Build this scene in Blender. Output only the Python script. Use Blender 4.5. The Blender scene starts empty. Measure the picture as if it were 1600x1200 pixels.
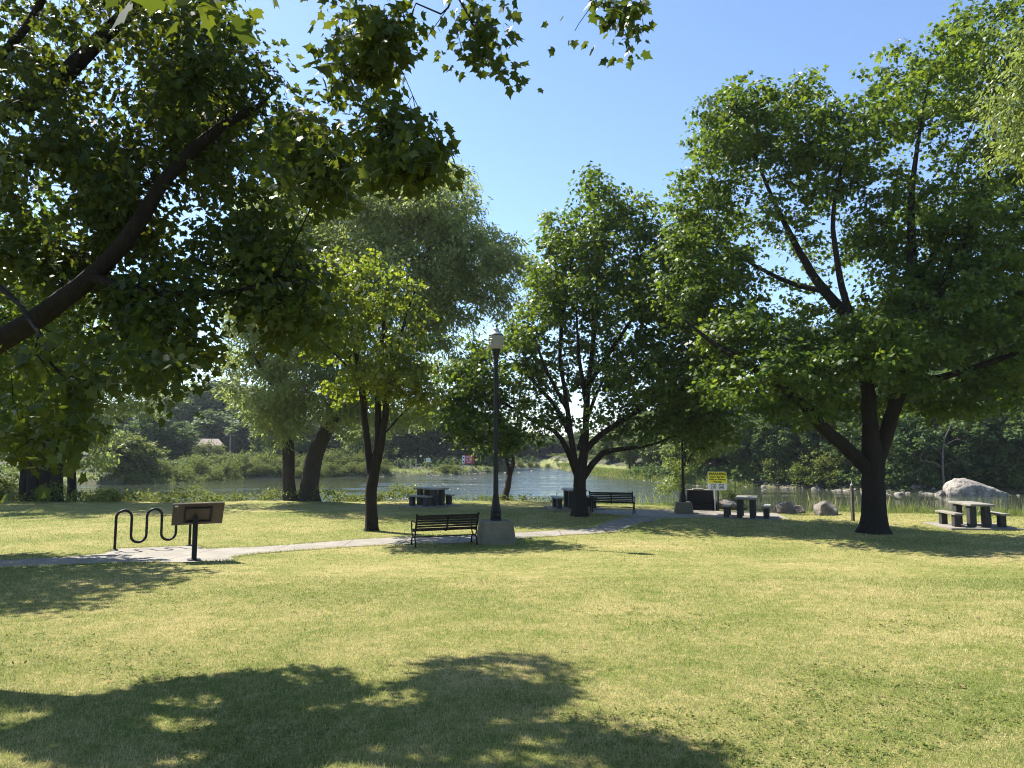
import bpy, bmesh, math, random
import numpy as np
from mathutils import Vector, Matrix, noise

rng = np.random.default_rng(11)
random.seed(11)
SC = bpy.context.scene
COL = SC.collection
R = math.radians

# ------------------------------------------------------------------ camera model (photo pixels 1600x1200)
F, HZ = 1110.0, 700.0
TH = math.atan((HZ - 600) / F)
CT, ST = math.cos(TH), math.sin(TH)
CAM = np.array([0.0, 0.0, 1.6])
SUN_AZ = math.atan2(-0.75, 0.66)
SUN_EL = R(50)
SUN = np.array([math.sin(SUN_AZ) * math.cos(SUN_EL), math.cos(SUN_AZ) * math.cos(SUN_EL), math.sin(SUN_EL)])


def ray(px, py):
    a, b = (px - 800) / F, (600 - py) / F
    return np.array([a, CT - b * ST, ST + b * CT])


def at(px, py, D):
    d = ray(px, py)
    return CAM + d * (D / d[1])


def project(P):
    P = np.asarray(P, float) - CAM
    z = P[..., 1] * CT + P[..., 2] * ST
    u = -P[..., 1] * ST + P[..., 2] * CT
    z = np.where(z < 0.05, 0.05, z)
    return 800 + F * P[..., 0] / z, 600 - F * u / z


# ------------------------------------------------------------------ terrain
WATER = -2.2
YN_X = [-400, -60, -40, -10, 0, 6, 10, 16, 25, 60, 400]
YN_Y = [60, 40, 37.0, 36.3, 37, 35, 32.5, 29.3, 28, 27, 30]
YF_X = [-400, -80, -55, -42, -35, -20, -8, -3, 0, 8, 10, 15, 20, 28, 36, 60, 400]
YF_Y = [60, 66, 70, 77, 88, 95, 100, 112, 135, 140, 104, 84, 75, 66, 60, 57, 57]


def sstep(t):
    t = np.clip(t, 0, 1)
    return t * t * (3 - 2 * t)


def shore_near(x):
    return np.interp(x, YN_X, YN_Y) + 0.35 * np.sin(x * 0.9) + 0.2 * np.sin(x * 2.3 + 1)


def shore_far(x):
    return np.interp(x, YF_X, YF_Y) + 0.8 * np.sin(x * 0.5) + 0.5 * np.sin(x * 1.3 + 2)


def terrain(x, y):
    x = np.asarray(x, float)
    y = np.asarray(y, float)
    s = y / 20.0
    k = 8.0
    f = s - np.logaddexp(0, (s - 1) * k) / k
    f = np.where(s < -1.5, -1.5 + 0.2 * (s + 1.5), f)
    z = -1.09 * f
    z = z + 0.025 * np.sin(x * 0.55 + 0.4 * y) + 0.02 * np.sin(y * 0.8 - x * 0.23 + 2)
    yn, yf = shore_near(x), shore_far(x)
    z = z - 2.1 * sstep((y - yn) / 5.5)
    d = y - yf
    far = -3.1 + 1.6 * sstep((d + 1.5) / 4.5) + 0.9 * sstep((d - 3) / 25) + 0.012 * np.clip(d - 10, 0, 100)
    hill = sstep((x - 14) / 24)
    far = far + hill * np.clip(d - 3, 0, 32) * 0.32 * sstep((d - 1) / 6) * sstep((118 - y) / 25)
    far = far + 0.15 * np.sin(x * 0.31 + y * 0.2)
    return np.where(y < 0.5 * (yn + yf), z, np.maximum(far, -3.1))


def tz(x, y):
    return float(terrain(x, y))


def ground(px, py):
    d = ray(px, py)
    t0 = None
    ts = np.concatenate([np.arange(1, 60, 0.02), np.arange(60, 400, 0.2)])
    P = CAM + ts[:, None] * d
    below = P[:, 2] < terrain(P[:, 0], P[:, 1])
    i = int(np.argmax(below)) if below.any() else len(ts) - 1
    return P[i]


def at_ground(px, D):
    x = (px - 800) / F * D  # depth D: small pitch terms solved by iteration
    for _ in range(3):
        z = tz(x, D)
        zz = D * CT + (z - 1.6) * ST
        x = (px - 800) / F * zz
    return np.array([x, D, tz(x, D)])


def shadow_px(P):
    P = np.asarray(P, float)
    g = terrain(P[:, 0], P[:, 1])
    for _ in range(4):
        t = (P[:, 2] - g) / SUN[2]
        Q = P - t[:, None] * SUN
        g = terrain(Q[:, 0], Q[:, 1])
    Q[:, 2] = g
    px, py = project(Q)
    py = np.where(Q[:, 1] < 1.5, 5000, py)
    return px, py


def inpoly(px, py, poly):
    inside = np.zeros(len(px), bool)
    n = len(poly)
    for i in range(n):
        x1, y1 = poly[i]
        x2, y2 = poly[(i + 1) % n]
        c = ((y1 > py) != (y2 > py)) & (px < (x2 - x1) * (py - y1) / (y2 - y1 + 1e-9) + x1)
        inside ^= c
    return inside


# lawn that lies in full sun in the photograph: crown clusters whose shade would fall here are thinned out
LIT = [
    [(345, 884), (600, 868), (640, 893), (740, 910), (900, 905), (980, 878), (1045, 862), (1200, 872), (1420, 876),
     (1600, 888), (2300, 910), (2600, 1420), (1180, 1420), (1120, 1230), (1060, 1178), (980, 1165), (880, 1150), (840, 1090), (850, 1030), (800, 1032), (670, 1050),
     (640, 1105), (525, 1105), (490, 1058), (330, 1068), (120, 1108), (-100, 1110), (-60, 982), (150, 955), (330, 900)],
    [(-50, 816), (640, 812), (700, 838), (400, 846), (180, 852), (-50, 852)],
]


def keep_shade(P):
    px, py = shadow_px(P)
    bad = np.zeros(len(P), bool)
    for poly in LIT:
        bad |= inpoly(px, py, poly)
    return ~bad


# ------------------------------------------------------------------ object helpers
def tag(o, label=None, cat=None, group=None, kind=None):
    if label: o['label'] = label
    if cat: o['category'] = cat
    if group: o['group'] = group
    if kind: o['kind'] = kind
    return o


def empty(name, loc=(0, 0, 0), rz=0.0):
    o = bpy.data.objects.new(name, None)
    o.empty_display_size = 0.2
    COL.objects.link(o)
    o.location = loc
    o.rotation_euler = (0, 0, rz)
    return o


def children(o):
    return [c for c in COL.objects if c.parent == o]


def copy_tree(o, parent=None):
    c = o.copy()
    COL.objects.link(c)
    if parent is not None:
        c.parent = parent
    for ch in children(o):
        copy_tree(ch, c)
    return c


def link_mesh(name, me, mat, parent=None):
    o = bpy.data.objects.new(name, me)
    COL.objects.link(o)
    if mat is not None:
        me.materials.append(mat)
    if parent is not None:
        o.parent = parent
    return o


class MB:
    """collects primitives, then becomes ONE mesh object"""
    def __init__(self):
        self.v, self.f = [], []

    def add(self, vs, fs, M=None):
        b = len(self.v)
        for p in vs:
            p = Vector(p)
            self.v.append(tuple(M @ p) if M is not None else tuple(p))
        self.f += [tuple(b + i for i in f) for f in fs]
        return self

    def box(self, c, s, M=None, rot=None):
        x, y, z = (i / 2 for i in s)
        vs = [Vector((sx * x, sy * y, sz * z)) for sz in (-1, 1) for sy in (-1, 1) for sx in (-1, 1)]
        if rot is not None:
            vs = [rot @ v for v in vs]
        vs = [v + Vector(c) for v in vs]
        return self.add(vs, [(0, 2, 3, 1), (4, 5, 7, 6), (0, 1, 5, 4), (2, 6, 7, 3), (0, 4, 6, 2), (1, 3, 7, 5)], M)

    def frustum(self, s0, s1, z0, z1, c=(0, 0)):
        vs = []
        for s, z in ((s0, z0), (s1, z1)):
            for sy in (-1, 1):
                for sx in (-1, 1):
                    vs.append((c[0] + sx * s[0] / 2, c[1] + sy * s[1] / 2, z))
        return self.add(vs, [(0, 2, 3, 1), (4, 5, 7, 6), (0, 1, 5, 4), (2, 6, 7, 3), (0, 4, 6, 2), (1, 3, 7, 5)])

    def lathe(self, prof, n=20, c=(0, 0, 0)):
        vs, fs = [], []
        for r, z in prof:
            for i in range(n):
                a = 2 * math.pi * i / n
                vs.append((c[0] + r * math.cos(a), c[1] + r * math.sin(a), c[2] + z))
        m = len(prof)
        for j in range(m - 1):
            for i in range(n):
                k = (i + 1) % n
                fs.append((j * n + i, j * n + k, (j + 1) * n + k, (j + 1) * n + i))
        fs.append(tuple(reversed(range(n))))
        fs.append(tuple(range((m - 1) * n, m * n)))
        return self.add(vs, fs)

    def tube(self, pts, r, n=8):
        pts = [Vector(p) for p in pts]
        vs, fs = [], []
        ref = None
        for i, p in enumerate(pts):
            t = (pts[min(i + 1, len(pts) - 1)] - pts[max(i - 1, 0)]).normalized()
            if ref is None:
                ref = Vector((0, 0, 1)) if abs(t.z) < 0.9 else Vector((1, 0, 0))
            u = (ref - t * ref.dot(t)).normalized()
            ref = u
            w = t.cross(u)
            rr = r[i] if isinstance(r, (list, tuple)) else r
            for k in range(n):
                a = 2 * math.pi * k / n
                vs.append(p + (u * math.cos(a) + w * math.sin(a)) * rr)
        for j in range(len(pts) - 1):
            for i in range(n):
                k = (i + 1) % n
                fs.append((j * n + i, j * n + k, (j + 1) * n + k, (j + 1) * n + i))
        fs.append(tuple(reversed(range(n))))
        fs.append(tuple(range((len(pts) - 1) * n, len(pts) * n)))
        return self.add(vs, fs)

    def build(self, name, mat, parent=None, bevel=0.0, smooth=False, seg=2):
        me = bpy.data.meshes.new(name)
        me.from_pydata(self.v, [], self.f)
        me.update()
        if smooth:
            me.polygons.foreach_set('use_smooth', [True] * len(me.polygons))
        o = link_mesh(name, me, mat, parent)
        if bevel:
            m = o.modifiers.new('bevel', 'BEVEL')
            m.width, m.segments, m.limit_method = bevel, seg, 'ANGLE'
        return o


def np_mesh(name, verts, faces_flat, nside, smooth=False):
    """uniform n-gon mesh from numpy arrays"""
    me = bpy.data.meshes.new(name)
    nf = len(faces_flat) // nside
    me.vertices.add(len(verts))
    me.vertices.foreach_set('co', np.ascontiguousarray(verts, np.float32).ravel())
    me.loops.add(len(faces_flat))
    me.loops.foreach_set('vertex_index', np.ascontiguousarray(faces_flat, np.int32))
    me.polygons.add(nf)
    me.polygons.foreach_set('loop_start', np.arange(0, nf * nside, nside, dtype=np.int32))
    if smooth:
        me.polygons.foreach_set('use_smooth', np.ones(nf, bool))
    me.update(calc_edges=True)
    me.validate()
    return me


# ------------------------------------------------------------------ materials
def new_mat(name):
    m = bpy.data.materials.new(name)
    m.use_nodes = True
    nt = m.node_tree
    nt.nodes.clear()
    out = nt.nodes.new('ShaderNodeOutputMaterial')
    return m, nt, out


def N(nt, t, **kw):
    n = nt.nodes.new(t)
    for k, v in kw.items():
        if k in ('operation', 'blend_type', 'data_type', 'noise_dimensions', 'feature', 'wave_type', 'bands_direction', 'distance'):
            setattr(n, k, v)
        else:
            n.inputs[k].default_value = v
    return n


def L(nt, a, b):
    nt.links.new(a, b)


def c4(c):
    return (c[0], c[1], c[2], 1.0)


def mixc(nt, fac, a, b, blend='MIX'):
    n = nt.nodes.new('ShaderNodeMix')
    n.data_type = 'RGBA'
    n.blend_type = blend
    for sock, val in ((n.inputs[0], fac), (n.inputs[6], a), (n.inputs[7], b)):
        if isinstance(val, bpy.types.NodeSocket):
            L(nt, val, sock)
        elif isinstance(val, (int, float)):
            sock.default_value = val
        else:
            sock.default_value = c4(val)
    return n.outputs[2]


def ramp(nt, fac, stops):
    n = nt.nodes.new('ShaderNodeValToRGB')
    e = n.color_ramp.elements
    while len(e) > 1: e.remove(e[0])
    e[0].position, e[0].color = stops[0][0], c4(stops[0][1])
    for p, c in stops[1:]:
        x = e.new(p)
        x.color = c4(c)
    L(nt, fac, n.inputs[0])
    return n.outputs[0]


def noise_tex(nt, scale, detail=4, rough=0.55, coord='pos', vec=None):
    n = nt.nodes.new('ShaderNodeTexNoise')
    n.inputs['Scale'].default_value = scale
    n.inputs['Detail'].default_value = detail
    n.inputs['Roughness'].default_value = rough
    if vec is None:
        if coord == 'pos':
            g = nt.nodes.new('ShaderNodeNewGeometry')
            vec = g.outputs['Position']
        else:
            g = nt.nodes.new('ShaderNodeTexCoord')
            vec = g.outputs['Object']
    L(nt, vec, n.inputs['Vector'])
    return n.outputs['Fac']


def bump(nt, h, strength, dist=0.02):
    b = nt.nodes.new('ShaderNodeBump')
    b.inputs['Strength'].default_value = strength
    b.inputs['Distance'].default_value = dist
    L(nt, h, b.inputs['Height'])
    return b.outputs['Normal']


def simple(name, c1, c2=None, rough=0.6, scale=6, bumps=0.0, metal=0.0, bscale=None, bdist=0.01, spec=0.4, coord='obj', stops=(0.35, 0.65)):
    m, nt, out = new_mat(name)
    p = N(nt, 'ShaderNodeBsdfPrincipled', Roughness=rough, Metallic=metal)
    p.inputs['Specular IOR Level'].default_value = spec
    nz = noise_tex(nt, scale, 5, 0.6, coord)
    col = ramp(nt, nz, [(stops[0], c1), (stops[1], c2 or [min(1, c * 1.25) for c in c1])])
    L(nt, col, p.inputs['Base Color'])
    if bumps:
        L(nt, bump(nt, noise_tex(nt, bscale or scale * 6, 6, 0.65, coord), bumps, bdist), p.inputs['Normal'])
    L(nt, p.outputs[0], out.inputs[0])
    return m


def leaf_mat(name, c1, c2, t1, t2, tfac=0.45, rough=0.45, clump=0.35, spec=0.35):
    m, nt, out = new_mat(name)
    g = nt.nodes.new('ShaderNodeNewGeometry')
    rnd = g.outputs['Random Per Island']
    nz = noise_tex(nt, clump, 2, 0.5)
    f = N(nt, 'ShaderNodeMath', operation='MULTIPLY_ADD')
    L(nt, nz, f.inputs[0]); f.inputs[1].default_value = 0.8
    h = N(nt, 'ShaderNodeMath', operation='MULTIPLY'); L(nt, rnd, h.inputs[0]); h.inputs[1].default_value = 0.6
    L(nt, h.outputs[0], f.inputs[2])
    k = N(nt, 'ShaderNodeMath', operation='SUBTRACT'); L(nt, f.outputs[0], k.inputs[0]); k.inputs[1].default_value = 0.2
    k.use_clamp = True
    p = N(nt, 'ShaderNodeBsdfPrincipled', Roughness=rough)
    p.inputs['Specular IOR Level'].default_value = spec
    L(nt, mixc(nt, k.outputs[0], c1, c2), p.inputs['Base Color'])
    t = N(nt, 'ShaderNodeBsdfTranslucent')
    L(nt, mixc(nt, k.outputs[0], t1, t2), t.inputs['Color'])
    mx = nt.nodes.new('ShaderNodeMixShader')
    mx.inputs[0].default_value = tfac
    L(nt, p.outputs[0], mx.inputs[1]); L(nt, t.outputs[0], mx.inputs[2])
    L(nt, mx.outputs[0], out.inputs[0])
    return m


def bark_mat(name, c1, c2, scale=5):
    m, nt, out = new_mat(name)
    g = nt.nodes.new('ShaderNodeNewGeometry')
    mp = nt.nodes.new('ShaderNodeMapping'); mp.inputs['Scale'].default_value = (1, 1, 0.22)
    L(nt, g.outputs['Position'], mp.inputs['Vector'])
    n1 = noise_tex(nt, scale * 3, 7, 0.72, vec=mp.outputs[0])
    n2 = noise_tex(nt, 1.6, 3, 0.6)
    col = ramp(nt, n1, [(0.32, c1), (0.68, c2)])
    col = mixc(nt, n2, col, [c * 0.6 for c in c2], 'MIX')
    p = N(nt, 'ShaderNodeBsdfPrincipled', Roughness=0.9)
    p.inputs['Specular IOR Level'].default_value = 0.15
    L(nt, col, p.inputs['Base Color'])
    L(nt, bump(nt, n1, 1.0, 0.09), p.inputs['Normal'])
    L(nt, p.outputs[0], out.inputs[0])
    return m


def lawn_mat():
    m, nt, out = new_mat('lawn_grass')
    big = noise_tex(nt, 0.28, 4, 0.6)
    med = noise_tex(nt, 1.7, 4, 0.65)
    fin = noise_tex(nt, 38, 4, 0.7)
    col = ramp(nt, big, [(0.34, (0.145, 0.172, 0.044)), (0.50, (0.265, 0.252, 0.092)), (0.66, (0.355, 0.300, 0.140))])
    col = mixc(nt, ramp(nt, med, [(0.42, (0, 0, 0)), (0.62, (0.75, 0.75, 0.75))]), col, (0.165, 0.19, 0.045))
    mot = noise_tex(nt, 7.5, 5, 0.7)
    col = mixc(nt, ramp(nt, mot, [(0.5, (0, 0, 0)), (0.7, (0.8, 0.8, 0.8))]), col, (0.38, 0.32, 0.14))
    col = mixc(nt, ramp(nt, mot, [(0.3, (0.7, 0.7, 0.7)), (0.46, (0, 0, 0))]), col, (0.12, 0.16, 0.03))
    col = mixc(nt, ramp(nt, fin, [(0.38, (0, 0, 0)), (0.62, (1, 1, 1))]), mixc(nt, 1.0, col, (0.62, 0.62, 0.58), 'MULTIPLY'), mixc(nt, 1.0, col, (1.22, 1.18, 1.1), 'MULTIPLY'))
    p = N(nt, 'ShaderNodeBsdfPrincipled', Roughness=0.95)
    p.inputs['Specular IOR Level'].default_value = 0.1
    L(nt, col, p.inputs['Base Color'])
    L(nt, bump(nt, noise_tex(nt, 55, 5, 0.7), 0.75, 0.05), p.inputs['Normal'])
    L(nt, p.outputs[0], out.inputs[0])
    return m


def blade_mat(name, dry, green, split=0.5, tf=0.35):
    m, nt, out = new_mat(name)
    g = nt.nodes.new('ShaderNodeNewGeometry')
    big = noise_tex(nt, 0.28, 4, 0.6)
    med = noise_tex(nt, 1.7, 4, 0.65)
    a = N(nt, 'ShaderNodeMath', operation='MULTIPLY_ADD'); L(nt, big, a.inputs[0]); a.inputs[1].default_value = 2.2; a.inputs[2].default_value = -1.1 + split
    b = N(nt, 'ShaderNodeMath', operation='MULTIPLY_ADD'); L(nt, med, b.inputs[0]); b.inputs[1].default_value = -1.6; L(nt, a.outputs[0], b.inputs[2])
    mot = noise_tex(nt, 7.5, 5, 0.7)
    c = N(nt, 'ShaderNodeMath', operation='MULTIPLY_ADD'); L(nt, mot, c.inputs[0]); c.inputs[1].default_value = 2.4; L(nt, b.outputs[0], c.inputs[2])
    c0 = c
    c = N(nt, 'ShaderNodeMath', operation='ADD'); L(nt, c0.outputs[0], c.inputs[0]); c.inputs[1].default_value = 0.8 - 1.2
    d = N(nt, 'ShaderNodeMath', operation='MULTIPLY_ADD'); L(nt, g.outputs['Random Per Island'], d.inputs[0]); d.inputs[1].default_value = 0.9; d.inputs[2].default_value = -0.45
    e = N(nt, 'ShaderNodeMath', operation='ADD'); L(nt, c.outputs[0], e.inputs[0]); L(nt, d.outputs[0], e.inputs[1]); e.use_clamp = True
    col = mixc(nt, e.outputs[0], green, dry)
    p = N(nt, 'ShaderNodeBsdfPrincipled', Roughness=0.6)
    p.inputs['Specular IOR Level'].default_value = 0.3
    L(nt, col, p.inputs['Base Color'])
    t = N(nt, 'ShaderNodeBsdfTranslucent'); L(nt, col, t.inputs['Color'])
    mx = nt.nodes.new('ShaderNodeMixShader'); mx.inputs[0].default_value = tf
    L(nt, p.outputs[0], mx.inputs[1]); L(nt, t.outputs[0], mx.inputs[2])
    L(nt, mx.outputs[0], out.inputs[0])
    return m


def concrete_mat(name, c1, c2, joints=False):
    m, nt, out = new_mat(name)
    n1 = noise_tex(nt, 1.3, 6, 0.65)
    n2 = noise_tex(nt, 30, 4, 0.6)
    col = ramp(nt, n1, [(0.35, c1), (0.65, c2)])
    col = mixc(nt, ramp(nt, n2, [(0.3, (0, 0, 0)), (0.7, (0.5, 0.5, 0.5))]), col, [c * 0.72 for c in c1])
    p = N(nt, 'ShaderNodeBsdfPrincipled', Roughness=0.85)
    p.inputs['Specular IOR Level'].default_value = 0.25
    if joints:
        g = nt.nodes.new('ShaderNodeNewGeometry')
        sx = nt.nodes.new('ShaderNodeSeparateXYZ'); L(nt, g.outputs['Position'], sx.inputs[0])
        q = N(nt, 'ShaderNodeMath', operation='PINGPONG'); L(nt, sx.outputs[0], q.inputs[0]); q.inputs[1].default_value = 0.75
        q2 = N(nt, 'ShaderNodeMath', operation='LESS_THAN'); L(nt, q.outputs[0], q2.inputs[0]); q2.inputs[1].default_value = 0.018
        q3 = N(nt, 'ShaderNodeMath', operation='MULTIPLY'); L(nt, q2.outputs[0], q3.inputs[0]); q3.inputs[1].default_value = 0.75
        col = mixc(nt, q3.outputs[0], col, (0.06, 0.055, 0.045))
        st = noise_tex(nt, 3.2, 6, 0.7)
        col = mixc(nt, ramp(nt, st, [(0.5, (0, 0, 0)), (0.68, (0.6, 0.6, 0.6))]), col, (0.16, 0.14, 0.105))
    L(nt, col, p.inputs['Base Color'])
    L(nt, bump(nt, n2, 0.25, 0.01), p.inputs['Normal'])
    L(nt, p.outputs[0], out.inputs[0])
    return m


def water_mat():
    m, nt, out = new_mat('river_water')
    g = nt.nodes.new('ShaderNodeNewGeometry')
    mp = nt.nodes.new('ShaderNodeMapping'); mp.inputs['Scale'].default_value = (0.55, 1.6, 1)
    L(nt, g.outputs['Position'], mp.inputs['Vector'])
    w1 = noise_tex(nt, 2.2, 4, 0.6, vec=mp.outputs[0])
    # breeze patches: rippled in the open middle of the river, glassy near the wooded banks
    sx = nt.nodes.new('ShaderNodeSeparateXYZ'); L(nt, g.outputs['Position'], sx.inputs[0])
    dx = N(nt, 'ShaderNodeMath', operation='ADD'); L(nt, sx.outputs[0], dx.inputs[0]); dx.inputs[1].default_value = -2.0
    dx2 = N(nt, 'ShaderNodeMath', operation='ABSOLUTE'); L(nt, dx.outputs[0], dx2.inputs[0])
    mr = N(nt, 'ShaderNodeMapRange'); L(nt, dx2.outputs[0], mr.inputs[0])
    mr.inputs[1].default_value = 11.0; mr.inputs[2].default_value = 18.0; mr.inputs[3].default_value = 1.0; mr.inputs[4].default_value = 0.12
    mp2 = nt.nodes.new('ShaderNodeMapping'); mp2.inputs['Scale'].default_value = (0.05, 0.25, 1)
    L(nt, g.outputs['Position'], mp2.inputs['Vector'])
    big = ramp(nt, noise_tex(nt, 1.0, 3, 0.5, vec=mp2.outputs[0]), [(0.4, (0.15, 0.15, 0.15)), (0.6, (1, 1, 1))])
    st = N(nt, 'ShaderNodeMath', operation='MULTIPLY'); L(nt, mr.outputs[0], st.inputs[0]); L(nt, big, st.inputs[1])
    b = nt.nodes.new('ShaderNodeBump'); b.inputs['Distance'].default_value = 0.34
    L(nt, w1, b.inputs['Height']); L(nt, st.outputs[0], b.inputs['Strength'])
    p = N(nt, 'ShaderNodeBsdfPrincipled', Roughness=0.04, IOR=1.33)
    p.inputs['Base Color'].default_value = (0.036, 0.044, 0.030, 1)
    rg = N(nt, 'ShaderNodeMath', operation='MULTIPLY_ADD'); L(nt, st.outputs[0], rg.inputs[0]); rg.inputs[1].default_value = 0.2; rg.inputs[2].default_value = 0.02
    L(nt, rg.outputs[0], p.inputs['Roughness'])
    L(nt, b.outputs[0], p.inputs['Normal'])
    L(nt, p.outputs[0], out.inputs[0])
    return m


M = {}
M['lawn'] = lawn_mat()
M['soil'] = simple('bank_soil', (0.07, 0.06, 0.035), (0.10, 0.11, 0.035), rough=0.95, scale=0.9, bumps=0.8, bscale=9, bdist=0.08, coord='pos')
M['far_grass'] = simple('far_meadow', (0.10, 0.12, 0.03), (0.17, 0.18, 0.05), rough=0.95, scale=0.5, bumps=0.8, bscale=6, bdist=0.15, coord='pos')
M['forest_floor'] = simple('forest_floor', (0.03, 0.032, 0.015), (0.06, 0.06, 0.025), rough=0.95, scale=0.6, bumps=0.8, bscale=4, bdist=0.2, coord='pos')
M['water'] = water_mat()
M['path'] = concrete_mat('path_concrete', (0.19, 0.172, 0.145), (0.285, 0.255, 0.215), True)
M['base_conc'] = concrete_mat('weathered_concrete', (0.12, 0.11, 0.075), (0.21, 0.19, 0.135))
M['table_conc'] = simple('dark_aggregate', (0.018, 0.017, 0.016), (0.042, 0.040, 0.037), rough=0.75, scale=9, bumps=0.3, bscale=60)
M['table_top'] = simple('worn_tabletop', (0.17, 0.155, 0.125), (0.27, 0.245, 0.2), rough=0.6, scale=7, bumps=0.2, bscale=50)
M['black'] = simple('black_painted_metal', (0.006, 0.0065, 0.009), (0.011, 0.012, 0.016), rough=0.5, scale=14, bumps=0.05, spec=0.2)
M['slat'] = simple('bench_slats', (0.014, 0.012, 0.010), (0.032, 0.027, 0.022), rough=0.6, scale=12, bumps=0.1, spec=0.2)
M['bronze'] = simple('bronze_panel', (0.045, 0.036, 0.028), (0.075, 0.055, 0.045), rough=0.5, scale=5, spec=0.4)
M['granite_dark'] = simple('dark_granite', (0.006, 0.006, 0.007), (0.014, 0.013, 0.013), rough=0.6, spec=0.15, scale=30)
M['bronze_edge'] = simple('pale_weathered_edge', (0.22, 0.19, 0.15), (0.33, 0.29, 0.24), rough=0.7, scale=12)
M['white'] = simple('white_paint', (0.72, 0.74, 0.76), (0.80, 0.81, 0.82), rough=0.5, scale=4)
M['yellow'] = simple('warning_yellow', (0.80, 0.74, 0.02), (0.84, 0.78, 0.04), rough=0.45, scale=3)
M['ink'] = simple('black_ink', (0.01, 0.01, 0.012), (0.014, 0.014, 0.016), rough=0.5, scale=3)
M['red'] = simple('red_sign', (0.45, 0.03, 0.05), (0.5, 0.04, 0.06), rough=0.5, scale=3)
M['steel'] = simple('galvanised_post', (0.45, 0.45, 0.44), (0.6, 0.6, 0.58), rough=0.45, metal=0.3, scale=8)
M['cap'] = simple('lamp_cap_grey', (0.28, 0.27, 0.26), (0.36, 0.35, 0.33), rough=0.4, metal=0.5, scale=6)
M['granite'] = simple('pale_granite', (0.15, 0.13, 0.11), (0.40, 0.36, 0.31), rough=0.9, scale=2.2, bumps=1.0, bscale=5, bdist=0.25)
M['rock'] = simple('brown_rock', (0.09, 0.08, 0.068), (0.20, 0.175, 0.15), rough=0.9, scale=2.5, bumps=0.8, bscale=9, bdist=0.06)
M['rubble'] = simple('shore_stone', (0.09, 0.08, 0.065), (0.25, 0.22, 0.185), rough=0.9, scale=1.2, bumps=0.6, bscale=5, bdist=0.08)
M['house_wall'] = simple('house_siding', (0.62, 0.58, 0.52), (0.68, 0.64, 0.58), rough=0.7, scale=3)
M['house_roof'] = simple('brown_shingles', (0.20, 0.16, 0.13), (0.27, 0.22, 0.18), rough=0.85, scale=4)
M['glass_dark'] = simple('dark_window', (0.012, 0.014, 0.018), rough=0.1, scale=2, spec=0.6)
M['wood_pole'] = simple('weathered_wood', (0.28, 0.24, 0.19), (0.4, 0.35, 0.29), rough=0.85, scale=8)
M['wood_dark'] = simple('dark_timber', (0.06, 0.05, 0.04), (0.11, 0.095, 0.08), rough=0.85, scale=8)
M['bark'] = bark_mat('maple_bark', (0.006, 0.005, 0.0045), (0.040, 0.033, 0.027))
M['bark_pale'] = bark_mat('grey_bark', (0.022, 0.018, 0.015), (0.085, 0.070, 0.056))
M['bark_dead'] = bark_mat('dead_wood', (0.10, 0.09, 0.08), (0.2, 0.18, 0.16))
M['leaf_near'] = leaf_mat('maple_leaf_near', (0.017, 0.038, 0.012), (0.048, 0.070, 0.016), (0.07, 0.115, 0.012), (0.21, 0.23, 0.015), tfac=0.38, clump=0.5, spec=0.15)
M['leaf_maple'] = leaf_mat('maple_leaf', (0.022, 0.060, 0.014), (0.080, 0.124, 0.020), (0.07, 0.15, 0.012), (0.27, 0.34, 0.022), tfac=0.40, clump=0.5, spec=0.22)
M['leaf_bright'] = leaf_mat('young_leaf', (0.035, 0.075, 0.015), (0.12, 0.15, 0.022), (0.11, 0.20, 0.015), (0.44, 0.46, 0.03), tfac=0.46, clump=0.5)
M['leaf_willow'] = leaf_mat('willow_leaf', (0.085, 0.125, 0.040), (0.22, 0.245, 0.09), (0.26, 0.36, 0.07), (0.50, 0.53, 0.15), tfac=0.46, rough=0.5, clump=0.3, spec=0.3)
M['leaf_locust'] = leaf_mat('locust_leaf', (0.07, 0.11, 0.03), (0.14, 0.17, 0.045), (0.2, 0.28, 0.04), (0.34, 0.38, 0.07), tfac=0.42)
M['leaf_far'] = leaf_mat('far_leaf', (0.080, 0.135, 0.040), (0.150, 0.200, 0.058), (0.16, 0.22, 0.05), (0.28, 0.31, 0.07), tfac=0.38, clump=0.15, spec=0.15, rough=0.6)
M['leaf_dark'] = leaf_mat('forest_leaf', (0.042, 0.082, 0.028), (0.095, 0.140, 0.042), (0.09, 0.16, 0.03), (0.19, 0.25, 0.045), tfac=0.33, clump=0.15, spec=0.15, rough=0.6)
M['leaf_shrub'] = leaf_mat('shrub_leaf', (0.060, 0.098, 0.022), (0.19, 0.215, 0.050), (0.15, 0.2, 0.03), (0.25, 0.27, 0.05), tfac=0.32, clump=0.3, spec=0.12, rough=0.65)
M['blade'] = blade_mat('grass_blade', (0.53, 0.465, 0.215), (0.20, 0.258, 0.060))
M['tall_blade'] = blade_mat('tall_grass_blade', (0.30, 0.30, 0.10), (0.15, 0.23, 0.05), 0.45, 0.45)
M['globe'] = None


def globe_mat():
    m, nt, out = new_mat('frosted_globe')
    p = N(nt, 'ShaderNodeBsdfPrincipled', Roughness=0.25)
    p.inputs['Base Color'].default_value = (0.66, 0.66, 0.64, 1)
    nz = noise_tex(nt, 4, 3, 0.5, 'obj')
    L(nt, ramp(nt, nz, [(0.3, (0.26, 0.256, 0.245)), (0.7, (0.36, 0.355, 0.34))]), p.inputs['Base Color'])
    t = N(nt, 'ShaderNodeBsdfTranslucent'); t.inputs['Color'].default_value = (0.32, 0.32, 0.30, 1)
    mx = nt.nodes.new('ShaderNodeMixShader'); mx.inputs[0].default_value = 0.4
    L(nt, p.outputs[0], mx.inputs[1]); L(nt, t.outputs[0], mx.inputs[2]); L(nt, mx.outputs[0], out.inputs[0])
    return m


M['globe'] = globe_mat()

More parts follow.
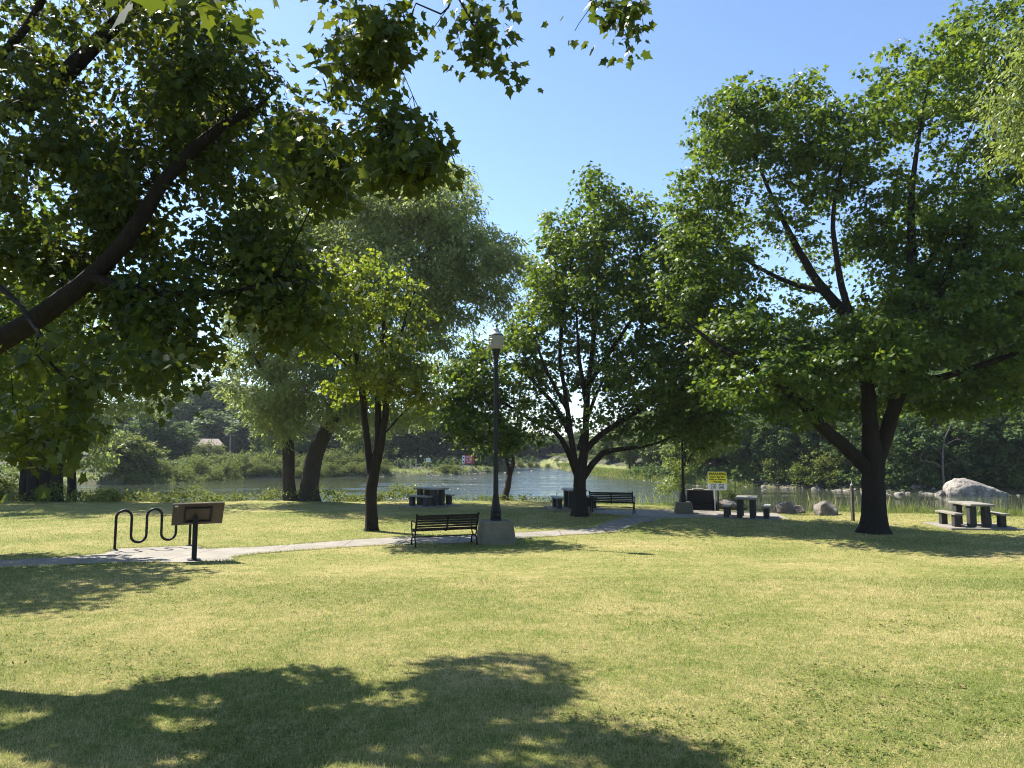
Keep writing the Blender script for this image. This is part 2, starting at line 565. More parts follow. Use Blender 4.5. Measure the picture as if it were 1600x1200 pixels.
# ------------------------------------------------------------------ ground sheet and water
def spaced(lo, hi, fine_lo, fine_hi, step, growth=1.16):
    a = list(np.arange(fine_lo, fine_hi + 1e-6, step))
    s = step
    x = fine_hi
    while x < hi:
        s *= growth
        x += s
        a.append(x)
    s = step
    x = fine_lo
    while x > lo:
        s *= growth
        x -= s
        a.insert(0, x)
    return np.array(a)


GX = spaced(-1500, 1500, -44, 64, 0.6)
GY = np.concatenate([spaced(-300, 60, -2, 46, 0.45)[:-1], []])
GY = GY[GY < 60]
GY = np.concatenate([GY, np.arange(60, 165, 1.0), spaced(0, 2500, 165, 166, 1.0)[2:]])
GY = np.unique(GY[GY > -320])
GY = GY[np.concatenate([[True], np.diff(GY) > 0.05])]
gx, gy = np.meshgrid(GX, GY)
gz = terrain(gx, gy)
nx, ny = len(GX), len(GY)
idx = np.arange(nx * ny).reshape(ny, nx)
quads = np.stack([idx[:-1, :-1], idx[:-1, 1:], idx[1:, 1:], idx[1:, :-1]], -1).reshape(-1, 4)
me = np_mesh('ground', np.stack([gx, gy, gz], -1).reshape(-1, 3), quads.ravel(), 4, True)
for k in ('lawn', 'soil', 'far_grass', 'forest_floor'):
    me.materials.append(M[k])
fx = gx[:-1, :-1].ravel() + 0.2
fy = gy[:-1, :-1].ravel() + 0.2
yn, yf = shore_near(fx), shore_far(fx)
mi = np.zeros(len(fx), np.int32)
mi[fy > yn + 0.3] = 1
mi[fy > yf + 1.5] = 2
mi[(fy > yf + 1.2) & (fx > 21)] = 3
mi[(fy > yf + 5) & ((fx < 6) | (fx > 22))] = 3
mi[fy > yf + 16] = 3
me.polygons.foreach_set('material_index', mi)
g = bpy.data.objects.new('ground', me)
COL.objects.link(g)
tag(g, kind='structure')

wb = MB()
wb.add([(-900, 20, WATER), (900, 20, WATER), (900, 420, WATER), (-900, 420, WATER)], [(0, 1, 2, 3)])
tag(wb.build('water', M['water']), kind='structure')

# ------------------------------------------------------------------ paths (edges traced on the lawn)
PATH_STRIPS = {
    'path': [[(-420, 908, -420, 922), (-120, 886, -120, 898), (0, 876, 0, 888), (100, 871, 100, 884), (160, 866, 165, 881), (182, 858, 200, 880), (250, 855, 290, 879),
              (310, 853, 362, 877), (322, 858, 366, 871), (400, 855, 402, 866), (460, 851, 460, 861), (560, 843, 560, 854), (640, 839, 640, 851), (720, 837, 720, 849),
              (805, 833, 812, 842), (870, 829, 880, 837), (922, 826, 965, 832), (950, 815, 1000, 818), (985, 805, 1040, 811)],
             ],
    'plaza': [[(922, 797, 930, 803), (960, 797, 975, 806.5), (1030, 797, 1030, 811.6), (1090, 797.5, 1100, 809), (1130, 799, 1135, 809), (1185, 800, 1200, 811), (1212, 802, 1236, 812)]],
}
path_polys = []


def strip_mesh(name, strips, lift, mat):
    verts, faces = [], []
    for st in strips:
        path_polys.append([(a[0], a[1]) for a in st] + [(a[2], a[3]) for a in reversed(st)])
        rows = []
        for (a, b) in zip(st[:-1], st[1:]):
            n = max(2, int(abs(b[0] - a[0]) / 12))
            for i in range(n):
                t = i / n
                rows.append([a[k] + (b[k] - a[k]) * t for k in range(4)])
        rows.append(list(st[-1]))
        K = 5
        prev = None
        for r_ in rows:
            A, B = ground(r_[0], r_[1]), ground(r_[2], r_[3])
            e = (B - A) / (np.linalg.norm(B - A) + 1e-6)
            A = A + e * .05 * noise.noise(Vector((A[0] * 2.1, A[1], 1.0)))
            B = B + e * .05 * noise.noise(Vector((B[0] * 2.3, B[1], 7.0)))
            ids = []
            for k in range(K):
                p = A + (B - A) * k / (K - 1)
                ids.append(len(verts))
                verts.append((p[0], p[1], tz(p[0], p[1]) + lift))
            if prev:
                for k in range(K - 1):
                    faces.append((prev[k], prev[k + 1], ids[k + 1], ids[k]))
            prev = ids
    me = bpy.data.meshes.new(name)
    me.from_pydata(verts, [], faces)
    me.update()
    me.polygons.foreach_set('use_smooth', [True] * len(faces))
    o = link_mesh(name, me, mat)
    # make faces look up
    if sum(p.normal.z for p in me.polygons) < 0:
        me.flip_normals()
    return tag(o, kind='structure')


strip_mesh('path', PATH_STRIPS['path'], 0.012, M['path'])
strip_mesh('plaza', PATH_STRIPS['plaza'], 0.018, M['path'])


# ------------------------------------------------------------------ tree machinery
def catmull(pts, step):
    pts = np.array(pts, float)
    P = np.vstack([2 * pts[0] - pts[1], pts, 2 * pts[-1] - pts[-2]])
    out = [pts[0]]
    for i in range(1, len(P) - 2):
        p0, p1, p2, p3 = P[i - 1], P[i], P[i + 1], P[i + 2]
        n = max(1, int(np.linalg.norm((p2 - p1)[:3]) / step + 0.5))
        for j in range(1, n + 1):
            t = j / n
            out.append(0.5 * ((2 * p1) + (-p0 + p2) * t + (2 * p0 - 5 * p1 + 4 * p2 - p3) * t * t + (-p0 + 3 * p1 - 3 * p2 + p3) * t ** 3))
    return np.array(out)


class Tree:
    def __init__(self, step=0.35, tip=0.006):
        self.p, self.par, self.fix = [], [], []
        self.step, self.tip = step, tip

    def limb(self, pts, first=False):
        """pts: list of (x,y,z,r); joined to the nearest existing node"""
        c = catmull(pts, self.step)
        if first or not self.p:
            par = -1
        else:
            A = np.array(self.p)
            par = int(np.argmin(np.linalg.norm(A - c[0][:3], axis=1)))
        for k, q in enumerate(c):
            jit = rng.normal(0, 0.10 * min(max(q[3], 0.02), .2), 3) if k > 2 else 0
            self.p.append(q[:3] + jit)
            self.par.append(par)
            self.fix.append(max(q[3], 0.004))
            par = len(self.p) - 1

    def reach(self, attractors, sag=0.12, wig=0.07):
        P = np.zeros((len(self.p) + 60 * len(attractors), 3))
        Dr = np.zeros_like(P)
        n = len(self.p)
        P[:n] = self.p
        for i in range(n):
            j = self.par[i]
            d = P[i] - P[j] if j >= 0 else np.array([0, 0, 1.0])
            Dr[i] = d / (np.linalg.norm(d) + 1e-9)
        A = np.array(attractors)
        dmin = np.array([np.min(np.linalg.norm(P[:n] - a, axis=1)) for a in A])
        self.tips = []
        for i in np.argsort(dmin):
            a = A[i]
            v = a - P[:n]
            d = np.linalg.norm(v, axis=1)
            cosv = (v * Dr[:n]).sum(1) / (d + 1e-6)
            j = int(np.argmin(d * (1.45 - 0.45 * cosv)))
            dist = d[j]
            if dist < 0.05:
                self.tips.append(j)
                continue
            m = max(1, int(math.ceil(dist / self.step)))
            m = min(m, 55)
            ctrl = P[j] + Dr[j] * dist * 0.35 + np.array([0, 0, sag * dist])
            par = j
            for k in range(1, m + 1):
                t = k / m
                q = (1 - t) ** 2 * P[j] + 2 * t * (1 - t) * ctrl + t * t * a
                if k < m:
                    q = q + rng.normal(0, wig * self.step, 3)
                P[n] = q
                dd = q - P[par]
                Dr[n] = dd / (np.linalg.norm(dd) + 1e-9)
                self.par.append(par)
                self.fix.append(0)
                par = n
                n += 1
            self.tips.append(par)
        self.p = P[:n]
        self.dir = Dr[:n]

    def radii(self):
        n = len(self.p)
        ex = 2.35
        s = np.zeros(n)
        for i in range(n - 1, -1, -1):
            if s[i] == 0:
                s[i] = self.tip ** ex
            if self.par[i] >= 0:
                s[self.par[i]] += s[i]
        r = s ** (1 / ex)
        fx_ = np.array(self.fix)
        r = np.where(fx_ > 0, fx_, np.minimum(r, 0.3))
        for i in range(n):  # children never thicker than their parent
            j = self.par[i]
            if j >= 0 and fx_[i] == 0:
                r[i] = min(r[i], r[j] * 0.92)
        return np.maximum(r, 0.0035)

    def wood(self, name, mat, parent, off, flare=1.0):
        r = self.radii()
        n = len(self.p)
        kids = [[] for _ in range(n)]
        for i, j in enumerate(self.par):
            if j >= 0:
                kids[j].append(i)
        P = np.array(self.p) - off
        chains = []
        stack = [[i] for i in range(n) if self.par[i] < 0]
        while stack:
            c = stack.pop()
            i = c[-1]
            while kids[i]:
                k = sorted(kids[i], key=lambda q: -r[q])
                for o in k[1:]:
                    stack.append([i, o])
                c.append(k[0])
                i = k[0]
            chains.append(c)
        V, Fq = [], []
        base = 0
        for c in chains:
            pts = P[c]
            rr = r[c].copy()
            if len(c) > 1 and self.par[c[0]] >= 0 or (len(c) > 1 and c[0] != 0):
                rr[0] = min(rr[0], rr[1] * 1.25)
            if len(pts) < 2:
                continue
            rm = rr.max()
            ns = 26 if rm > 0.3 else 14 if rm > 0.15 else 9 if rm > 0.06 else 6 if rm > 0.02 else 3
            t = np.gradient(pts, axis=0)
            t /= np.linalg.norm(t, axis=1)[:, None] + 1e-9
            u = np.zeros_like(t)
            ref = np.array([1.0, 0.2, 0]) if abs(t[0, 2]) > 0.7 else np.array([0, 0, 1.0])
            for i in range(len(pts)):
                q = ref - t[i] * (ref @ t[i])
                q /= np.linalg.norm(q) + 1e-9
                u[i] = q
                ref = q
            w = np.cross(t, u)
            a = np.arange(ns) * 2 * math.pi / ns
            lump = 1 + (0.07 * np.sin(3 * a + 1.3) + 0.05 * np.sin(5 * a))[None, :] * (rr[:, None] > 0.06) * (1 + 1.6 * np.clip((rr[:, None] - .38) / .25, 0, 1))
            ring = pts[:, None, :] + (u[:, None, :] * np.cos(a)[None, :, None] + w[:, None, :] * np.sin(a)[None, :, None]) * (rr[:, None] * lump)[:, :, None]
            V.append(ring.reshape(-1, 3))
            m = len(pts)
            ii = base + np.arange(m * ns).reshape(m, ns)
            q4 = np.stack([ii[:-1], np.roll(ii[:-1], -1, 1), np.roll(ii[1:], -1, 1), ii[1:]], -1).reshape(-1, 4)
            Fq.append(q4)
            base += m * ns
        me = np_mesh(name, np.vstack(V), np.vstack(Fq).ravel(), 4, True)
        return link_mesh(name, me, mat, parent)


LEAF = {
    # outline (x across, y along); first vertex is the petiole end
    'maple': np.array([(0, 0), (.16, -.10), (.44, .02), (.30, .16), (.58, .46), (.36, .47), (.30, .60), (.20, .62), (0, 1.0),
                       (-.20, .62), (-.30, .60), (-.36, .47), (-.58, .46), (-.30, .16), (-.44, .02), (-.16, -.10)]),
    'maple_s': np.array([(0, 0), (.48, .10), (.30, .34), (.52, .62), (.2, .66), (0, 1.0), (-.2, .66), (-.52, .62), (-.30, .34), (-.48, .10)]),
    'oval': np.array([(0, 0), (.26, .3), (.2, .72), (0, 1.0), (-.2, .72), (-.26, .3)]),
    'lance': np.array([(0, 0), (.19, .4), (0, 1.0), (-.19, .4)]),
    'clump': np.array([(0, 0), (.42, .15), (.5, .6), (.1, 1.0), (-.35, .8), (-.5, .35)]),
}


def unit(v):
    return v / (np.linalg.norm(v, axis=-1, keepdims=True) + 1e-9)


def leaf_mesh(name, C, axis, nrm, size, kind, fold=0.16):
    """every leaf one n-gon island"""
    T = LEAF[kind]
    K = len(T)
    a = unit(axis)
    n = unit(nrm - a * (nrm * a).sum(1)[:, None])
    b = np.cross(a, n)
    dz = -fold * (np.abs(T[:, 0]) * 1.2 + T[:, 1] ** 2 * 0.5)
    curl = rng.uniform(-.4, 2.6, len(C))[:, None]
    wide = rng.uniform(.72, 1.1, len(C))[:, None]
    V = C[:, None, :] + size[:, None, None] * (b[:, None, :] * (wide * T[None, :, 0])[:, :, None] + a[:, None, :] * T[None, :, 1, None] + n[:, None, :] * (curl * dz[None, :])[:, :, None])
    N_ = len(C)
    return np_mesh(name, V.reshape(-1, 3), np.arange(N_ * K), K)


def spray(centers, per, rad, flat, size, kind, droop=0.5, up=1.0, jit=0.55, off=np.zeros(3), outward=None, name='crown', mat=None, parent=None, filt=None, szvar=0.42):
    centers = np.asarray(centers)
    per = np.broadcast_to(per, len(centers)).astype(int)
    rad = np.repeat(np.broadcast_to(rad, len(centers)).astype(float), per)[:, None]
    C = np.repeat(centers, per, axis=0)
    n = len(C)
    d = rng.normal(0, 1, (n, 3))
    d = unit(d) * (rng.random((n, 1)) ** 0.5)
    # each cluster is a tilted, flattened pad of leaves
    k = len(centers)
    tilt = np.repeat(rng.normal(0, 0.35, (k, 2)), per, axis=0)
    sc = np.repeat(rng.uniform(0.65, 1.35, (k, 1)), per, axis=0)
    o = d * np.array([1, 1, flat]) * rad * sc
    o[:, 2] += o[:, 0] * tilt[:, 0] + o[:, 1] * tilt[:, 1]
    P = C + o
    if filt is not None:
        m = filt(P)
        P, o, d = P[m], o[m], d[m]
        n = len(P)
    ax = d * np.array([1, 1, 0.3]) + rng.normal(0, 0.45, (n, 3)) + np.array([0, 0, -droop])
    nr = np.array([0, 0, up]) + rng.normal(0, jit, (n, 3)) + d * 0.35
    s = size * rng.uniform(1 - szvar, 1 + szvar, n)
    me = leaf_mesh(name, P - off, ax, nr, s, kind)
    return link_mesh(name, me, mat, parent), P


def blob(px, py, rx, ry, D, rD, n, shell=2.0, filt=True):
    """points in an ellipsoid that covers an ellipse of the picture at depth D"""
    c = at(px, py, D)
    sx, sz = rx * D / F, ry * D / F
    v = unit(rng.normal(0, 1, (n, 3))) * (rng.random((n, 1)) ** (1 / (1 + shell)))
    P = c + v * np.array([sx, rD, sz])
    if filt:
        P = P[keep_shade(P)]
    P = P[P[:, 2] > terrain(P[:, 0], P[:, 1]) + 0.5]
    return P


def wl(*pts):
    """limb: (px, py, depth, radius) -> world"""
    return [tuple(at(a, b, D)) + (r,) for a, b, D, r in pts]


def make_tree(name, label, group, base, limbs, attr, per, rad, flat, size, kind, leaf, bark, step=0.4, tip=0.006, droop=0.5, jit=0.55, filt=None, along=0.0, sag=0.12):
    root = empty(name, tuple(base))
    tag(root, label, 'tree', group)
    t = Tree(step, tip)
    for i, l in enumerate(limbs):
        t.limb(l, i == 0)
    attr = np.asarray(attr)
    t.reach(attr, sag=sag)
    off = np.asarray(base, float)
    t.wood('trunk', bark, root, off)
    cs = attr
    o, P = spray(cs, per, rad, flat, size, kind, droop=droop, jit=jit, off=off, name='crown', mat=leaf, parent=root, filt=filt)
    return root, t


# ------------------------------------------------------------------ near maple on the left (trunk outside the frame)
def choose_depth(px, py, d0, d1, n=1):
    out = []
    for _ in range(n):
        out.append(at(px, py, random.uniform(d0, d1)))
    return out


def region(cx, cy, rx, ry, d0, d1, n):
    """n points over an ellipse of the picture, at depths where their shade lands on the shaded part of the lawn"""
    out = np.zeros((0, 3))
    for _ in range(14):
        m = 3 * n
        a = rng.random(m) * 2 * math.pi
        r = np.sqrt(rng.random(m))
        px, py, D = cx + rx * r * np.cos(a), cy + ry * r * np.sin(a), rng.uniform(d0, d1, m)
        P = np.array([at(*q) for q in zip(px, py, D)])
        out = np.vstack([out, P[keep_shade(P)]])
        if len(out) >= n:
            break
    return out[:n]


near_main = np.vstack([
    region(120, 110, 260, 170, 6.8, 13, 150),
    region(420, 100, 170, 150, 6.8, 13, 120),
    region(110, 340, 190, 130, 7.0, 13, 110),
    region(360, 330, 180, 140, 7.2, 12.5, 95),
    region(300, 500, 220, 60, 6.8, 11.5, 75),
    region(350, 470, 130, 110, 7.2, 11.5, 46),
    region(60, 430, 90, 60, 7.6, 10.5, 26), region(170, 330, 60, 60, 7.6, 10.2, 26), region(270, 220, 60, 50, 7.8, 10, 26), region(380, 150, 60, 45, 7.9, 10, 20), region(60, 540, 70, 40, 7.4, 10.5, 18),
    region(500, 450, 90, 60, 6.5, 8.5, 26),
    region(240, 560, 60, 55, 5.6, 7.5, 14),
    region(520, 180, 85, 120, 6.0, 10.5, 40),
    region(-250, 150, 260, 420, 6.0, 12, 90),
    region(200, -180, 500, 160, 5.0, 9, 90),
])


def ell(cx, cy, rx, ry, d0, d1, n):
    a, r = rng.random(n) * 2 * math.pi, np.sqrt(rng.random(n))
    return np.array([at(cx + rx * q * math.cos(t), cy + ry * q * math.sin(t), random.uniform(d0, d1)) for t, q in zip(a, r)])


near_edge = np.vstack([
    ell(625, 225, 50, 55, 4.7, 5.3, 22), ell(655, 262, 25, 28, 4.7, 5.2, 7), ell(560, 120, 55, 110, 5.0, 6.4, 34), ell(500, 260, 60, 60, 5.2, 6.4, 20), ell(590, 60, 35, 60, 4.9, 5.6, 14),
    ell(90, 610, 75, 85, 5.0, 6.2, 30), ell(60, 690, 50, 35, 5.0, 6.0, 10),
    np.array([at(x, y, D) for x, y, D in ((640, 30, 5.3), (665, 62, 5.4), (618, 40, 5.2), (700, 12, 5.3), (735, 25, 5.3), (745, 60, 5.3), (768, 55, 5.3), (752, 88, 5.3), (783, 112, 5.3), (722, 80, 5.4), (770, 78, 5.3), (735, 5, 5.3), (760, 30, 5.3),
                                         (905, 36, 5.4), (925, 8, 5.4), (972, 38, 5.5), (980, 58, 5.4), (985, 8, 5.5), (715, 50, 5.3), (755, 10, 5.4), (680, 40, 5.3), (650, 5, 5.3), (965, 12, 5.5), (898, 48, 5.4))]),
])
LIMB_PX = catmull([(0, 535, 8, 0), (95, 468, 8.2, 0), (160, 415, 8.4, 0), (215, 350, 8.6, 0), (252, 285, 8.8, 0), (300, 235, 9, 0), (350, 195, 9.2, 0), (410, 163, 9.4, 0)], 6)


def clear_limb(P):
    """the thick limb is seen bare from below: few leaves hang in front of it"""
    px, py = project(P)
    d = np.min(np.hypot(px[:, None] - LIMB_PX[None, :, 0], py[:, None] - LIMB_PX[None, :, 1]), axis=1)
    hide = (d < 30) & (P[:, 1] < 7.5)
    # openings through the crown along the sun's direction, which leave flecks of light on the lawn
    t = (P[:, 2] + .3) / SUN[2]
    x, y = P[:, 0] - t * SUN[0], P[:, 1] - t * SUN[1]
    f = np.sin(x * 5.1 + 1.4 * np.sin(y * 4.3 + x)) + np.sin(y * 6.3 + 1.2 * np.sin(x * 3.7 - y * 2)) + .8 * np.sin(x * 2.1 - y * 2.7 + 1)
    hole = (f > .75) & (rng.random(len(P)) < .9)
    return (~(hide & (rng.random(len(P)) < .93)) & ~hole) | (P[:, 1] < 3)


near_big = np.array([at(x, y, D) for x, y, D in ((250, -50, 1.9), (300, -25, 2.0), (345, -50, 2.1), (310, 5, 2.2), (375, -35, 2.2))])
nb = at_ground(-330, 7.4)
nb[2] = tz(nb[0], nb[1])
fork = at(-260, 470, 7.5)
limbs = [
    [tuple(nb) + (0.50,), (nb[0] + .03, nb[1], nb[2] + 0.4, 0.36), (nb[0] + .08, nb[1], nb[2] + 1.4, 0.31), tuple(fork) + (0.27,)] + wl((-250, 300, 7.6, 0.22), (-220, 60, 7.8, .17), (-150, -160, 8, .12), (-60, -330, 8, .07)),
    wl((-258, 560, 7.5, .17), (-130, 590, 7.2, .14), (0, 530, 7.1, .112), (95, 468, 7.1, .098), (160, 415, 7.15, .086), (215, 350, 7.2, .077), (252, 285, 7.3, .07), (300, 235, 7.4, .064),
       (350, 195, 7.5, .055), (405, 165, 7.6, .03), (425, 148, 7.7, .008)),
    wl((140, 432, 7.1, .06), (220, 455, 7.1, .04), (330, 458, 7.0, .03), (420, 446, 6.9, .016), (480, 436, 6.8, .007)),
    wl((-230, 180, 7.7, .13), (-80, 190, 7.8, .11), (60, 150, 7.9, .10), (165, 50, 8, .085), (235, -20, 8, .075), (300, -200, 6.6, .06), (420, -400, 5.3, .06), (600, -330, 4.9, .04), (780, -200, 5.0, .022), (900, -90, 5.2, .012)),
    wl((-150, 195, 7.8, .1), (10, 80, 7.4, .045), (75, -20, 7.2, .04), (120, -140, 6.5, .04), (200, -160, 4.5, .025), (280, -120, 2.6, .012)),
    wl((-240, 380, 7.5, .1), (-120, 400, 7.0, .05), (0, 450, 6.4, .026), (60, 520, 5.6, .016), (80, 570, 5.2, .01)),
    wl((600, -330, 4.9, .03), (680, -80, 5.2, .012), (735, 30, 5.3, .007), (765, 85, 5.3, .004)),
]
def front_ok(P):
    px, py = project(P)
    d = np.min(np.hypot(px[:, None] - LIMB_PX[None, :, 0], py[:, None] - LIMB_PX[None, :, 1]), axis=1)
    return ~((d < 45) & (P[:, 1] < 7.2))


n1, n2, n3 = int(front_ok(near_main).sum()), len(near_edge), len(near_big)
PER = np.array([54] * n1 + [30] * n2 + [10] * n3)
RAD = np.array([.40] * n1 + [.24] * n2 + [.17] * n3)
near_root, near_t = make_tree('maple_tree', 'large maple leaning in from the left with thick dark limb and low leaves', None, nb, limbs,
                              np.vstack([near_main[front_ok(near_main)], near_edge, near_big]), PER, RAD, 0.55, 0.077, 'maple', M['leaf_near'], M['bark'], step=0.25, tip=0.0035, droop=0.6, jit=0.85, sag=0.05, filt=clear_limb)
# ------------------------------------------------------------------ maple on the right
b = at_ground(1367, 22.6)
D0 = 22.6
limbs = [
    [tuple(b + np.array([0, 0, -0.25])) + (0.66,), tuple(b + np.array([0, 0, 0.02])) + (0.54,), tuple(b + np.array([0, 0, 0.22])) + (0.43,), tuple(b + np.array([0, 0, 0.6])) + (0.37,)] + wl((1366, 770, D0, .345), (1365, 725, D0, .32), (1359, 660, D0, .23), (1352, 580, D0 + .2, .21), (1332, 505, D0 + .6, .20),
     (1290, 455, D0 + 1, .16), (1250, 395, D0 + 1.3, .12), (1215, 325, D0 + 1.5, .08), (1180, 245, D0 + 1.6, .04), (1165, 190, D0 + 1.6, .02)),
    wl((1360, 738, D0, .21), (1328, 704, D0 - .2, .21), (1290, 672, D0 - .5, .19), (1262, 640, D0 - .8, .17), (1225, 605, D0 - 1, .14), (1180, 575, D0 - 1.2, .12), (1120, 540, D0 - 1.2, .08), (1070, 500, D0 - 1, .04)),
    wl((1368, 730, D0, .23), (1388, 670, D0 + .1, .22), (1410, 600, D0 + .1, .20), (1420, 540, D0, .18), (1428, 460, D0, .18), (1424, 380, D0 + .2, .14), (1425, 300, D0 + .3, .10), (1435, 220, D0 + .3, .06), (1450, 130, D0 + .3, .03)),
    wl((1422, 530, D0, .16), (1460, 470, D0 - .6, .14), (1500, 390, D0 - 1, .11), (1535, 300, D0 - 1.2, .08), (1560, 190, D0 - 1.4, .05), (1575, 90, D0 - 1.4, .02)),
    wl((1330, 500, D0 + .6, .13), (1312, 430, D0 + .2, .10), (1302, 340, D0, .07), (1315, 260, D0, .04)),
    wl((1410, 600, D0, .14), (1470, 590, D0 - 1.2, .11), (1550, 565, D0 - 2, .08), (1640, 530, D0 - 2.6, .05), (1720, 480, D0 - 3, .02)),
    wl((1290, 455, D0 + 1, .11), (1230, 440, D0 + 1.6, .08), (1150, 395, D0 + 2, .05), (1110, 340, D0 + 2, .03)),
    wl((1428, 450, D0, .1), (1480, 350, D0 + 1.5, .07), (1500, 240, D0 + 2, .04)),
    wl((1352, 580, D0 + .2, .12), (1300, 560, D0 + 2, .08), (1230, 530, D0 + 3, .05)),
    wl((1385, 690, D0, .07), (1388, 640, D0 + .5, .06), (1392, 590, D0 + 1, .04)),
]
attr = np.vstack([
    blob(1140, 205, 62, 60, D0 + 1, 2.5, 55), blob(1225, 215, 75, 62, D0 + 1, 3, 70), blob(1310, 230, 75, 70, D0, 3, 75),
    blob(1090, 315, 45, 80, D0 + 1.5, 2.2, 45), blob(1170, 330, 90, 80, D0 + 2, 3, 48), blob(1290, 340, 80, 80, D0 + 2, 3, 40),
    blob(1110, 450, 60, 70, D0 + 2, 2.6, 50), blob(1200, 480, 90, 60, D0 + 2.5, 2.5, 36), blob(1400, 330, 60, 80, D0 + 1, 3, 45),
    blob(1440, 150, 85, 95, D0, 3.5, 75), blob(1530, 90, 85, 75, D0, 3.5, 80), blob(1590, 170, 90, 110, D0, 3.5, 80), blob(1550, 300, 100, 100, D0, 3.5, 80),
    blob(1340, 560, 140, 62, D0 - 1.2, 2.8, 120), blob(1200, 590, 105, 52, D0 - 1, 2.5, 75), blob(1140, 530, 60, 40, D0, 2.5, 36), blob(1470, 480, 130, 80, D0 - .5, 3.5, 120),
    blob(1560, 560, 110, 65, D0 - 1, 3.5, 95), blob(1680, 400, 130, 200, D0 - 1, 4, 110), blob(1690, 180, 110, 130, D0, 3.5, 60), blob(1420, 632, 60, 26, D0 + 1, 2, 22), blob(1250, 640, 40, 25, D0 - 1, 1.2, 14),
    blob(1510, 625, 55, 25, D0 - 1, 2, 16), blob(1470, 380, 110, 90, D0, 3.5, 70), blob(1390, 420, 60, 70, D0 + 1.5, 2.5, 30), blob(1330, 640, 50, 22, D0 + 1.5, 1.5, 14), blob(1560, 420, 100, 90, D0 - .5, 3, 50), blob(1070, 400, 45, 60, D0 + 1.5, 1.8, 34, filt=False), blob(1065, 470, 45, 50, D0 + 1.5, 1.8, 26, filt=False), blob(1240, 150, 40, 30, D0 + 1, 2, 12), blob(1160, 160, 40, 30, D0 + 1, 2, 14),
])
make_tree('maple_tree', 'broad maple on the right lawn with a thick three-forked dark trunk and dense crown', None, b, limbs, attr, 62, 0.60, 0.38, 0.135, 'maple_s', M['leaf_maple'], M['bark'], step=0.4, tip=0.006, droop=0.55)

# ------------------------------------------------------------------ middle maple behind the bench
D0 = 28.6
b = at_ground(906, D0)
limbs = [
    [tuple(b + np.array([0, 0, -0.2])) + (0.46,), tuple(b + np.array([0, 0, 0.15])) + (0.34,)] + wl((906, 775, D0, .255), (907, 742, D0, .235), (914, 690, D0, .145), (917, 630, D0, .125), (926, 540, D0 + .3, .10), (935, 440, D0 + .4, .1), (930, 350, D0 + .4, .05), (925, 290, D0 + .4, .02)),
    wl((902, 745, D0, .13), (886, 702, D0 + .2, .11), (866, 674, D0 + .3, .09), (832, 657, D0 + .2, .07), (790, 632, D0, .06), (740, 610, D0 - .3, .03)),
    wl((900, 728, D0, .13), (892, 680, D0, .11), (884, 620, D0, .09), (875, 560, D0, .07), (880, 490, D0, .08), (892, 410, D0, .04)),
    wl((911, 748, D0, .14), (925, 726, D0 - .1, .13), (942, 708, D0 - .2, .12), (972, 702, D0 - .4, .09), (1010, 697, D0 - .8, .06), (1060, 680, D0 - 1.2, .03)),
    wl((914, 705, D0, .14), (938, 680, D0 - .2, .12), (985, 650, D0 - .6, .1), (1045, 610, D0 - 1, .07), (1095, 580, D0 - 1.2, .03)),
    wl((892, 680, D0, .12), (868, 635, D0 + .3, .09), (836, 600, D0 + .5, .07), (800, 560, D0 + .6, .03)),
    wl((920, 600, D0, .1), (960, 540, D0 - .4, .08), (1000, 480, D0 - .6, .05), (1040, 420, D0 - .6, .02)),
    wl((886, 640, D0, .08), (850, 570, D0 - .8, .06), (830, 510, D0 - 1, .03)),
    wl((917, 640, D0, .1), (905, 560, D0 - 1, .07), (900, 480, D0 - 1.4, .03)),
    wl((905, 700, D0, .1), (930, 620, D0 + 1.2, .07), (960, 560, D0 + 2, .03)),
]
attr = np.vstack([
    blob(928, 318, 42, 55, D0, 1.8, 46), blob(895, 390, 48, 55, D0, 2.4, 60), blob(965, 385, 65, 60, D0, 2.6, 70), blob(1025, 430, 68, 68, D0 - .4, 2.8, 80),
    blob(895, 460, 55, 55, D0, 3, 66), blob(980, 490, 85, 60, D0 - .6, 3, 90), blob(1060, 520, 75, 70, D0 - 1, 2.8, 95), blob(835, 520, 62, 45, D0, 2.8, 60),
    blob(780, 585, 70, 48, D0, 2.6, 66), blob(735, 640, 55, 46, D0 - .2, 2.2, 56), blob(830, 650, 60, 30, D0, 2, 28), blob(1010, 590, 95, 58, D0 - 1.2, 3, 115), blob(1080, 610, 65, 62, D0 - 1.2, 2.5, 80),
    blob(1060, 670, 70, 32, D0 - 1, 2, 52), blob(1120, 665, 40, 30, D0 - 1, 1.6, 22), blob(960, 660, 50, 26, D0 - 1, 2, 16), blob(865, 590, 60, 35, D0 + 1, 2, 26), blob(930, 560, 60, 40, D0 + 1, 2, 32),
    blob(1110, 560, 50, 60, D0 - .6, 2.4, 40), blob(790, 690, 60, 16, D0, 1.6, 14),
    blob(715, 610, 40, 50, D0 - .3, 1.8, 26, filt=False), blob(760, 680, 60, 24, D0 - .3, 1.6, 24, filt=False), blob(850, 465, 40, 45, D0, 2, 24, filt=False), blob(745, 560, 45, 36, D0, 1.8, 20, filt=False), blob(1060, 400, 35, 50, D0 - 1, 2, 20, filt=False), blob(1095, 450, 45, 50, D0 - 1, 2, 30, filt=False), blob(985, 335, 32, 34, D0, 1.6, 18, filt=False), blob(868, 360, 26, 34, D0, 1.6, 14, filt=False), blob(860, 430, 36, 36, D0, 1.8, 16, filt=False), blob(1120, 500, 50, 50, D0 - 1, 2, 24, filt=False),
])
make_tree('maple_tree', 'maple behind the far bench with many slender spreading limbs and pointed crown top', None, b, limbs, attr, 44, 0.62, 0.36, 0.145, 'maple_s', M['leaf_maple'], M['bark'], step=0.45, tip=0.006, droop=0.5)

